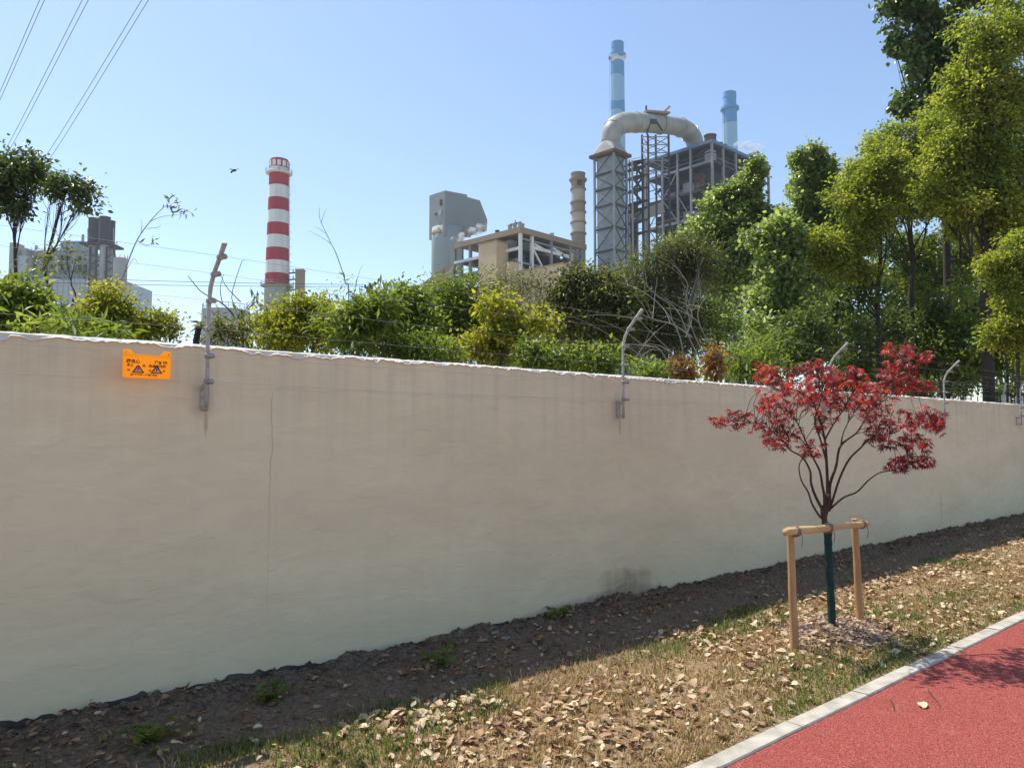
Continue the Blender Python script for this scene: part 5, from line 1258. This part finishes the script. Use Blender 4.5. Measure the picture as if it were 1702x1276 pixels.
plant('poplar_tree', 'young poplar between the two pointed poplars', 'tree', 1290, 18.0, stack(1292, 385, 600, 26, 74, 9, 35) + [(1270, 400, 30, 26), (1310, 395, 30, 28)], 'heart', 'poplar', trunk=[(1290, 620), (1288, 520), (1292, 420)], size=.095, dens=19, per=28, rc=.21, seed=36, split=6, group=G2, bark=m_barkg, tr=.07, droop=.45, upn=.6)
plant('poplar_tree', 'tall dark poplar at the top right behind the camphor trees', 'tree', 1560, 23.0, [(1500, 20, 34, 36), (1545, 30, 46, 50), (1520, 80, 36, 36), (1560, 100, 50, 46), (1505, 165, 22, 24), (1540, 165, 40, 30), (1590, 60, 50, 60), (1600, -30, 80, 60), (1500, -20, 34, 40), (1490, 78, 16, 14), (1575, 180, 40, 40)], 'heart', 'poplard', trunk=[(1575, 560), (1572, 380), (1565, 200), (1550, 60)], size=.15, dens=9, per=14, rc=.22, seed=37, split=6, group=G2, bark=m_barkd, tr=.16, droop=.6, upn=.5, shell=2.0)
plant('camphor_tree', 'yellow-green camphor tree with a thin trunk left of the thick one', 'tree', 1462, 18.0, [(1398, 400, 48, 36), (1375, 425, 36, 30), (1430, 385, 36, 34), (1450, 300, 44, 40), (1420, 340, 36, 40), (1480, 330, 40, 44), (1410, 440, 40, 28), (1470, 265, 36, 26)], 'small', 'camphor', trunk=[(1462, 600), (1458, 500), (1464, 420), (1460, 340)], size=.085, dens=17, per=36, rc=.20, seed=38, split=7, group=G2, bark=m_barkd, tr=.085, twigs=16)
plant('camphor_tree', 'yellow-green camphor tree with a leaning dark trunk in the middle of the right grove', 'tree', 1520, 20.0, [(1500, 240, 50, 36), (1560, 240, 56, 44), (1460, 250, 36, 30), (1530, 290, 60, 44), (1480, 300, 44, 40), (1590, 290, 50, 44), (1440, 290, 30, 30), (1520, 345, 46, 30), (1455, 345, 34, 30)], 'small', 'camphor', trunk=[(1522, 600), (1514, 500), (1518, 430), (1510, 360), (1525, 300)], size=.09, dens=15, per=36, rc=.22, seed=39, split=7, group=G2, bark=m_barkd, tr=.10, twigs=16)
plant('camphor_tree', 'large yellow-green camphor tree with a thick trunk at the right edge', 'tree', 1642, 17.0, [(1640, 60, 60, 44), (1690, 40, 60, 60), (1620, 130, 60, 46), (1680, 130, 70, 60), (1590, 150, 40, 36), (1640, 200, 60, 40), (1700, 220, 60, 60), (1600, 255, 60, 44), (1650, 290, 60, 44), (1700, 310, 50, 44), (1580, 320, 50, 36), (1640, 350, 56, 34), (1560, 270, 40, 36), (1690, 380, 40, 24)], 'small', 'camphor', trunk=[(1642, 580), (1638, 480), (1640, 410), (1625, 340), (1640, 240), (1660, 140)], size=.085, dens=16, per=36, rc=.21, seed=40, split=7, group=G2, bark=m_barkd, tr=.14, twigs=16)
plant('camphor_tree', 'young bright camphor at the right edge below the large one', 'tree', 1690, 15.0, [(1690, 450, 36, 30), (1672, 480, 30, 30), (1700, 500, 40, 40), (1680, 530, 34, 30), (1660, 442, 22, 20), (1720, 420, 40, 40), (1668, 555, 30, 26), (1702, 565, 40, 34), (1700, 410, 30, 24)], 'small', 'camphor', trunk=[(1692, 600), (1690, 500)], size=.08, dens=24, per=30, rc=.18, seed=41, split=6, group=G2, bark=m_barkd, tr=.05)
plant('camphor_tree', 'paler camphor tree standing behind the two camphor trunks', 'tree', 1545, 27.0, [(1480, 405, 50, 36), (1540, 405, 50, 36), (1592, 415, 46, 40), (1625, 445, 40, 36), (1500, 460, 50, 34), (1565, 480, 54, 36), (1440, 480, 40, 30), (1420, 330, 36, 36), (1610, 350, 50, 40), (1500, 520, 50, 34)], 'small', 'shrub', trunk=[(1548, 600), (1540, 480), (1545, 400)], size=.13, dens=15, per=14, rc=.3, seed=90, split=5, group=G2, bark=m_barkd, tr=.10, twigs=10)
plant('camphor_tree', 'slim yellow-green camphor filling the grove left of the thick trunk', 'tree', 1600, 21.0, [(1600, 380, 40, 30), (1570, 350, 40, 30), (1640, 390, 40, 30), (1605, 205, 46, 40), (1575, 190, 34, 30), (1550, 210, 34, 26)], 'small', 'camphor', trunk=[(1602, 600), (1598, 480), (1596, 400), (1590, 240)], size=.095, dens=14, per=34, rc=.22, seed=91, split=5, group=G2, bark=m_barkd, tr=.06, twigs=10)
# -- understorey of the right grove
us = [(1215, 15.0, [(1200, 560, 50, 50), (1240, 530, 50, 50), (1220, 600, 60, 36), (1190, 510, 36, 36)], 'poplar', 'broad green shrub behind the withered brown pair'),
      (1320, 16.0, [(1300, 560, 50, 44), (1350, 560, 50, 50), (1330, 610, 60, 40), (1370, 520, 40, 40)], 'dark', 'dark shrub behind the left part of the red maple'),
      (1420, 18.0, [(1400, 540, 46, 44), (1440, 580, 50, 50), (1400, 600, 50, 40), (1430, 500, 40, 30)], 'dark', 'dark shrub between the thin camphor trunk and the red maple'),
      (1500, 19.5, [(1490, 560, 46, 44), (1540, 580, 50, 50), (1500, 610, 60, 36), (1560, 520, 40, 40)], 'dark', 'dark shrub under the leaning camphor trunk'),
      (1590, 19.0, [(1580, 560, 44, 46), (1620, 590, 46, 44), (1580, 620, 50, 36), (1600, 500, 40, 44)], 'shrub', 'green shrub left of the thick camphor trunk'),
      (1680, 18.5, [(1670, 580, 46, 40), (1710, 590, 46, 44), (1680, 625, 50, 30), (1700, 540, 36, 40)], 'shrub', 'green shrub right of the thick camphor trunk'),
      (1450, 23.0, [(1400, 640, 50, 40), (1450, 640, 50, 44), (1500, 640, 50, 44)], 'shrub', 'low green undergrowth seen through the upper right of the red maple'),
      (1570, 24.0, [(1540, 640, 50, 44), (1590, 645, 50, 44), (1640, 640, 50, 48)], 'shrub', 'low green undergrowth behind the left part of the picket fence'),
      (1700, 23.5, [(1690, 640, 50, 48), (1740, 640, 50, 50)], 'shrub', 'low green undergrowth behind the right part of the picket fence'),
      (1260, 12.0, [(1250, 590, 36, 26), (1290, 580, 36, 30), (1270, 615, 50, 26), (1230, 605, 30, 28)], 'fresh', 'bright bamboo-like shrub left of the red maple')]
for i, (bx_, dp_, lb, mt, lab) in enumerate(us):
    plant('shrub', lab, 'shrub', bx_, dp_, lb, 'lance' if mt == 'fresh' else 'ovate', mt, size=.15 if mt == 'fresh' else .11, dens=50 if mt == 'fresh' else 36, per=10, rc=.22, seed=50 + i, split=3, group='undergrowth of the right grove', tr=.06, bark=m_barkd, twigs=8)
# -- further rows that close the grove
bk = [(1130, 30, [(1120, 520, 60, 60), (1080, 560, 50, 60), (1170, 500, 50, 60)], 'dark thicket far behind the dead branches'),
      (1290, 32, [(1260, 520, 70, 70), (1330, 480, 60, 70), (1300, 590, 90, 50)], 'dark tree mass behind the young poplar'),
      (1420, 34, [(1400, 480, 60, 60), (1450, 540, 70, 60), (1400, 590, 80, 50), (1440, 460, 50, 40)], 'dark far tree behind the thin camphor trunk'),
      (1560, 36, [(1500, 540, 70, 60), (1580, 560, 70, 60), (1600, 480, 60, 50), (1540, 610, 80, 40), (1600, 420, 50, 40), (1500, 455, 40, 30), (1550, 430, 36, 26)], 'dark far tree behind the leaning camphor trunk'),
      (1680, 34, [(1660, 500, 60, 60), (1720, 520, 60, 70), (1680, 590, 80, 50), (1700, 430, 50, 40), (1740, 300, 60, 90)], 'dark far tree behind the thick camphor trunk')]
for i, (bx_, dp_, lb, lab) in enumerate(bk):
    plant('background_tree', lab, 'tree', bx_, dp_, lb, 'ovate', 'dark', size=.22, dens=9, per=12, rc=.5, seed=70 + i, split=4, group='background trees of the right grove', tr=.12, bark=m_barkd, twigs=8)

# ================================================================== LITTER, GRASS, SMALL THINGS
m_dry = leaf_mat('dry_leaf', [(0, (.13, .055, .030)), (.2, (.30, .17, .09)), (.45, (.52, .38, .22)), (.75, (.66, .53, .35)), (1, (.74, .63, .46))], trans=.15, rough=.6, tcol=(1.1, .9, .6))
def dry_tpl(seed):
    r = np.random.default_rng(seed); V = []; F = []; rows = [(0, .02), (.2, .26), (.5, .34), (.78, .22), (1, .02)]
    curl, bend, twist = r.uniform(.08, .8), r.uniform(-.5, .7), r.uniform(-.5, .5)
    for y, w in rows:
        zc = bend * (y - .5) ** 2 * .9
        for s in (-1, 0, 1):
            V.append((s * w * (1 + .12 * r.normal()) * (1 - .25 * curl * abs(s)), y - .5 + .03 * r.normal(), zc + abs(s) * curl * w * .75 + s * twist * (y - .5) * .35))
    for j in range(4):
        for s in range(2):
            a = j * 3 + s; F += [(a, a + 1, a + 4), (a, a + 4, a + 3)]
    V = np.array(V); V[:, 2] -= V[:, 2].min(); return V, np.array(F)
TP = [dry_tpl(i) for i in range(8)]
rng = np.random.default_rng(77)
N = 130000
x = .1 + 19 * rng.uniform(size=N) ** 1.15; y = rng.uniform(2.42, 4.80, N)
pat = fbm(x * 1.6, y * 2.2, 101); d1 = np.clip((pat - .40) * 5.5, .06, 1.35)
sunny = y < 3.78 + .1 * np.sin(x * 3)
edge = np.exp(-((y - (3.62 + .15 * np.sin(x * 1.3))) / .28) ** 2)
pr = np.where(sunny, .10 * d1 + .13 * edge * d1 + .05 * (x > 6.3), .075 * d1 + .02)
pr = pr * np.where((y < 2.62) & (x < 6), .45, 1) * np.where(((x - 5.96) / .6) ** 2 + ((y - 3.02) / .45) ** 2 < 1, 1.3, 1)
kp = rng.uniform(size=N) < pr
x, y, sunny = x[kp], y[kp], sunny[kp]; n_ = len(x)
print('litter', n_)
z = verge_h(x, y) + rng.uniform(.006, .026, n_)
size = rng.uniform(.034, .080, n_) * np.where(rng.uniform(size=n_) < .4, .6, 1) * np.where(sunny, 1, .8)
az = rng.uniform(0, 2 * math.pi, n_); pit = rng.normal(size=n_) * .35
dirs = np.stack([np.cos(az) * np.cos(pit), np.sin(az) * np.cos(pit), np.sin(pit)], 1)
nrm = np.stack([rng.normal(size=n_) * .38, rng.normal(size=n_) * .38, np.where(rng.uniform(size=n_) < .25, -1.0, 1.0)], 1)
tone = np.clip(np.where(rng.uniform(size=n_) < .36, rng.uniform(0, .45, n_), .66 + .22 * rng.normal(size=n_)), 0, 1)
tone = np.where(~sunny & (rng.uniform(size=n_) < .75), tone * .4, tone)  # leaf colours darkened where the wall's shade falls
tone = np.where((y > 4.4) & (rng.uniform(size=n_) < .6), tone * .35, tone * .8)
pos = np.stack([x, y, z], 1)
pxs = 851 + FPX * ((pos - CAM) @ RT) / ((pos - CAM) @ FW); pys = 638 - FPX * ((pos - CAM) @ UP) / ((pos - CAM) @ FW)
vis = (pxs > 5) & (pxs < 1697) & (pys < 1268)
score = np.where(vis, size / np.linalg.norm(pos - CAM, axis=1), -1)
order = np.argsort(-score); bigs, rest = order[:300], order[300:]
VV, FF, TT = [], [], []; off = 0
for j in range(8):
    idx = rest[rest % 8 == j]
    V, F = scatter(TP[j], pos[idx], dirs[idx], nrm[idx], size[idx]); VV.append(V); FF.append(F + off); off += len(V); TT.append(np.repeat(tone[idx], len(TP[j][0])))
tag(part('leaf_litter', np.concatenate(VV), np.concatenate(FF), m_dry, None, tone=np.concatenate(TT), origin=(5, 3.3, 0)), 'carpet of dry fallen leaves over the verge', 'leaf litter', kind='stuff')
dmesh = {}
for i in bigs:
    j, tq = int(i % 8), min(5, int(tone[i] * 6))
    if (j, tq) not in dmesh: dmesh[j, tq] = mesh_np('fallen_leaf', TP[j][0], TP[j][1], m_dry, tone=np.full(len(TP[j][0]), (tq + .5) / 6))
    o = bpy.data.objects.new('fallen_leaf', dmesh[j, tq]); o.matrix_basis = frame_mat(pos[i], dirs[i], nrm[i], size[i]); _put(o, None, pos[i])
    tag(o, 'dry curled fallen leaf lying on the verge in front of the wall', 'leaf', 'fallen leaves on the verge')

# straw-coloured turf with green patches
def blades(xx, yy, h, mat, name, label, seed, wide=.0035):
    r = np.random.default_rng(seed); n = len(xx); a = r.uniform(0, 6.28, n); ln = r.uniform(.15, 1.1, n)
    b0 = np.stack([xx, yy, verge_h(xx, yy) - .004], 1); hh = h * r.uniform(.5, 1.25, n)
    tip = b0 + np.stack([np.cos(a) * ln * hh, np.sin(a) * ln * hh, hh], 1); mid = (b0 + tip) / 2 + np.stack([np.zeros(n), np.zeros(n), hh * .14], 1)
    sx = np.stack([-np.sin(a), np.cos(a), np.zeros(n)], 1) * (wide * r.uniform(.6, 1.3, n))[:, None]
    V = np.stack([b0 - sx, b0 + sx, mid - sx * .8, mid + sx * .8, tip], 1).reshape(-1, 3)
    F = (np.array([(0, 1, 3), (0, 3, 2), (2, 3, 4)])[None] + (np.arange(n) * 5)[:, None, None]).reshape(-1, 3)
    return tag(part(name, V, F, mat, None, tone=np.repeat(np.clip(r.normal(size=n) * .25 + .5, 0, 1), 5), origin=(5, 3, 0)), label, 'grass', kind='stuff')
m_straw = leaf_mat('straw_grass', [(0, (.22, .14, .06)), (.5, (.44, .31, .15)), (1, (.64, .49, .28))], trans=.25, rough=.7, tcol=(1.1, .95, .6))
m_green2 = leaf_mat('green_grass', [(0, (.055, .085, .018)), (.5, (.11, .15, .03)), (1, (.22, .24, .06))], trans=.35, rough=.6)
def pick(n, seed, dens):
    r = np.random.default_rng(seed); xx = .3 + 15 * r.uniform(size=n) ** 1.5; yy = r.uniform(2.40, 4.5, n); k = r.uniform(size=n) < dens(xx, yy); return xx[k], yy[k]
gp = lambda xx, yy: np.clip((fbm(xx * 1.1 + 9, yy * 1.7, 131) - .53) * 7, 0, 1) * (yy < 3.95) + .75 * np.exp(-((yy - 2.44) / .09) ** 2) * (fbm(xx * .8, yy * 0, 133) > .42) + .9 * np.exp(-(((yy - 2.56) / .18) ** 2 + ((xx - 6.1) / .9) ** 2)) + .7 * np.exp(-(((yy - 2.75) / .2) ** 2 + ((xx - 4.9) / .5) ** 2)) + .8 * np.exp(-(((yy - 2.9) / .2) ** 2 + ((xx - 8.0) / .8) ** 2)) + .7 * np.exp(-(((yy - 3.55) / .12) ** 2 + ((xx - 4.6) / .5) ** 2))
inm = lambda xx, yy: (((xx - 5.96) / .5) ** 2 + ((yy - 3.0) / .36) ** 2 < 1)
xx, yy = pick(190000, 1, lambda a, c: np.clip((1 - .9 * gp(a, c)) * (1 - np.clip((c - 3.45) / .5, 0, 1) ** 1) * np.clip((fbm(a * 2.5, c * 2.5, 141) - .25) * 3, .1, 1) * ~inm(a, c), 0, 1))
blades(xx, yy, .032, m_straw, 'dry_grass', 'dead straw-coloured turf on the sunny verge', 2)
xx, yy = pick(190000, 3, lambda a, c: np.clip(gp(a, c), 0, 1) * .60 * ~inm(a, c) * (c < 4.0) + .015 * (c < 4.4))
blades(xx, yy, .045, m_green2, 'green_grass', 'green grass patches on the verge', 4, .0032)

# wood chips on the mound under the maple
m_chip = surf('wood_chip', (.42, .32, .27), (.26, .19, .16), scale=18, rough=.9)
r = np.random.default_rng(5); n_ = 900; a = r.uniform(0, 6.28, n_); q = np.sqrt(r.uniform(size=n_)); xx = MULCH[0] + .02 + q * .62 * np.cos(a); yy = MULCH[1] + q * .42 * np.sin(a)
cb_ = MB()
for i in range(n_):
    w, l_ = r.uniform(.006, .016), r.uniform(.02, .055); za = r.uniform(0, 3.14); zz_ = float(verge_h(xx[i], yy[i])) + r.uniform(.002, .02)
    ca, sa = math.cos(za), math.sin(za); tz_ = r.normal() * .35 * l_; th_ = r.uniform(.002, .006)
    P = [np.array((xx[i] + u * l_ * ca - v * w * sa, yy[i] + u * l_ * sa + v * w * ca, zz_ + u * tz_)) for u, v in ((-.5, -.5), (.5, -.4), (.5, .5), (-.5, .4))]
    cb_.add(P + [p - (0, 0, th_) for p in P], [[0, 1, 2, 3], [0, 4, 5, 1], [1, 5, 6, 2], [2, 6, 7, 3], [3, 7, 4, 0]])
tag(cb_.build('wood_chips', m_chip, None, origin=(*MULCH, .1)), 'pinkish grey bark chips heaped round the maple', 'wood chips', kind='stuff')

# clods and rubble at the foot of the wall
m_clod = surf('soil_clod', (.20, .15, .105), (.10, .073, .052), scale=20, rough=.97, bump=.5, bscale=60)
def lump(c, s, r):
    V = []; 
    for z, k in ((-.6, .6), (0, 1.0), (.55, .65)):
        for i in range(6):
            a = i * math.pi / 3 + r.uniform(-.3, .3); V.append(np.array(c) + s * np.array((k * math.cos(a) * r.uniform(.5, 1.35), k * math.sin(a) * r.uniform(.5, 1.3), z * r.uniform(.6, 1.2))))
    F = [[0, 1, 2, 3, 4, 5][::-1], [12, 13, 14, 15, 16, 17]]
    for j in range(2): F += [[j * 6 + i, j * 6 + (i + 1) % 6, j * 6 + 6 + (i + 1) % 6, j * 6 + 6 + i] for i in range(6)]
    return V, F
rq = random.Random(3); cl = MB()
for i in range(3500):
    xx = .3 + 17 * rq.random() ** 1.2; yy = 4.83 - abs(rq.gauss(0, .22)); s = rq.choice([.004, .006, .008, .010, .014, .02]) * rq.uniform(.7, 1.2)
    if yy < 4.0: continue
    cl.add(*lump((xx, yy, float(verge_h(xx, yy)) + s * .25), s, rq))
tag(cl.build('soil_clods', m_clod, None, origin=(5, 4.6, .1)), 'crumbled dark soil clods banked along the wall foot', 'soil', kind='stuff')
m_chipw = surf('plaster_chip', (.34, .30, .25), (.18, .16, .13), scale=25, rough=.9)
spots = [(802, 1058, 'largest flake'), (823, 1046, 'second largest flake'), (840, 1056, 'flake right of the largest'), (645, 1079, 'flake below the middle of the wall'), (632, 1090, 'flake left of the pair in the middle'), (893, 1040, 'lone flake left of the damp stain'), (905, 1036, 'small flake left of the damp stain'), (695, 1062, 'flake below the wall face'), (1140, 965, 'flake right of the damp stain'), (1110, 990, 'small flake right of the damp stain'), (330, 1142, 'small flake left of the wall crack')]
for i, (a, b_, lab) in enumerate(spots):
    p = PZ(a, b_, .14); p[1] = min(p[1], 4.80); p[2] = float(verge_h(p[0], p[1])) + .012
    V, F = lump(p, rq.uniform(.012, .024) if i > 2 else .032, rq); V = [np.array((p[0] + (v[0] - p[0]) * 1.3, v[1], p[2] + (v[2] - p[2]) * .5)) for v in V]
    tag(part('plaster_flake', V, F, m_chipw, None, origin=p), 'pale plaster %s at the wall foot' % lab, 'plaster flake', 'plaster flakes at the wall foot')

# weeds in the wall's shade
for k, (wx, wy, hgt, lab) in enumerate(((3.05, 4.27, .11, 'low green weed tuft in the wall shade below the wall middle'), (4.55, 4.72, .08, 'small weed tuft by the damp stain at the wall foot'), (1.95, 4.45, .09, 'small weed tuft in the shade near the wall crack'), (1.2, 4.2, .07, 'small weed tuft in the shade at lower left'))):
    r = np.random.default_rng(k + 40); n_ = 42; a = r.uniform(0, 6.28, n_); zz_ = float(verge_h(wx, wy))
    pos_ = np.stack([wx + r.normal(size=n_) * .07, wy + r.normal(size=n_) * .05, zz_ + r.uniform(0, hgt, n_)], 1)
    V, F = scatter(TPL['ovate'], pos_, np.stack([np.cos(a), np.sin(a), r.uniform(-.1, .8, n_)], 1), np.stack([r.normal(size=n_) * .3, r.normal(size=n_) * .3, np.ones(n_)], 1), r.uniform(.04, .085, n_))
    t = thing('weed', lab, 'weed', (wx, wy, zz_), 'weeds in the wall shade'); part('foliage', V, F, LM['shrub'], t, tone=np.repeat(r.uniform(.2, .8, n_), 6))
    sm_ = MB()
    for i in range(0, n_, 5): sm_.tube([(wx, wy, zz_ - .02), (wx + pos_[i, 0] * .5 - wx * .5, wy + pos_[i, 1] * .5 - wy * .5, zz_ + hgt * .5), tuple(pos_[i])], .002, 3)
    sm_.build('stem', LM['shrub'], t)

# twigs and a leaf on the path
m_twig = surf('twig', (.10, .06, .04), (.06, .035, .025), rough=.9)
for pts, lab in (([(895, 955), (908, 978), (912, 1000), (918, 1008)], 'dark twig on the red path, left of two'), ([(1072, 912), (1085, 935), (1105, 955), (1125, 985)], 'forked dark twig on the red path, right of two')):
    P = spline([PZ(1160 + a / 2.8, 820 + b_ / 2.8, .008) for a, b_ in pts], 4); w = MB().tube(P, list(np.linspace(.004, .002, len(P))), 5)
    a = P[len(P) // 2]; w.tube([a, a + (.03, .02, .006), a + (.06, .05, .002)], [.0025, .002, .001], 4)
    tag(w.build('twig', m_twig, None, origin=P[0]), lab, 'twig', 'twigs on the path')
p = PZ(1160 + 1045 / 2.8, 820 + 988 / 2.8, .004)
o = bpy.data.objects.new('fallen_leaf', mesh_np('pale_leaf', TP[2][0], TP[2][1], m_dry, tone=np.full(15, .8))); o.matrix_basis = frame_mat(p, (.8, .3, .05), (0.1, 0, 1), .10); _put(o, None, p)
tag(o, 'single pale yellow leaf lying on the red path', 'leaf')

# ================================================================== STEAM AND AIR
def steam(label, blobs, dep, dens, seed):
    r = np.random.default_rng(seed); mb = MB(); org = PT(blobs[0][0], blobs[0][1], dep)
    m = bpy.data.materials.new('steam_%d' % seed); m.use_nodes = True; n, l = nodes_of(m); n.remove(n['Principled BSDF'])
    v = n.new('ShaderNodeVolumePrincipled'); v.inputs['Color'].default_value = (.97, .97, .97, 1); v.inputs['Anisotropy'].default_value = .2
    g = n.new('ShaderNodeNewGeometry'); f = noise_node(n, l, g.outputs['Position'], .55, 4, .6)
    l.new(math_node(n, l, 'MULTIPLY', ramp_node(n, l, f, [(.46, (0, 0, 0)), (.68, (1, 1, 1))]), dens), v.inputs['Density']); l.new(v.outputs[0], n['Material Output'].inputs['Volume'])
    for (px, py, rx, ry) in blobs:
        c = PT(px, py, dep); s = dep / FPX; V = []; F = []; U_, W_2 = 12, 7
        ph = r.uniform(0, 6, 4)
        for j in range(1, W_2):
            for i in range(U_):
                th_, a = math.pi * j / W_2, 2 * math.pi * i / U_; k = 1 + .16 * math.sin(3 * a + ph[0]) + .12 * math.sin(4 * th_ + ph[1])
                V.append(c + RT * (rx * s * k * math.sin(th_) * math.cos(a)) + FH * (rx * s * .7 * k * math.sin(th_) * math.sin(a)) + np.array((0, 0, ry * s * k * math.cos(th_))))
        V += [c + (0, 0, ry * s), c - (0, 0, ry * s)]
        for j in range(W_2 - 2): F += [[j * U_ + i, (j + 1) * U_ + i, (j + 1) * U_ + (i + 1) % U_, j * U_ + (i + 1) % U_] for i in range(U_)]
        F += [[len(V) - 2, i, (i + 1) % U_] for i in range(U_)] + [[len(V) - 1, (W_2 - 2) * U_ + (i + 1) % U_, (W_2 - 2) * U_ + i] for i in range(U_)]
        mb.add(V, F)
    o = mb.build('steam', m, None, origin=org); tag(o, label, 'steam', kind='stuff'); return o
steam('white steam drifting over the left roof edge of the brown boiler house', [(758, 398, 10, 5), (772, 393, 14, 7), (788, 386, 14, 8), (800, 379, 11, 8)], 178, 1.5, 1)
steam('white steam puff on the roof of the steel frame building', [(1228, 240, 10, 6), (1240, 242, 12, 8), (1252, 244, 12, 7), (1264, 247, 9, 6)], 190, 1.3, 2)
mh = bpy.data.materials.new('haze'); mh.use_nodes = True; n, l = nodes_of(mh); n.remove(n['Principled BSDF'])
v = n.new('ShaderNodeVolumePrincipled'); v.inputs['Color'].default_value = (.80, .88, .97, 1); v.inputs['Density'].default_value = HAZE; v.inputs['Anisotropy'].default_value = .3
l.new(v.outputs[0], n['Material Output'].inputs['Volume'])
hz_c = FH * 150
o = MB().box((hz_c[0], hz_c[1], 66.5), 460, 460, 137).build('haze', mh, None, origin=(hz_c[0], hz_c[1], 0)); tag(o, 'pale daytime air haze over the whole place', 'haze', kind='stuff')
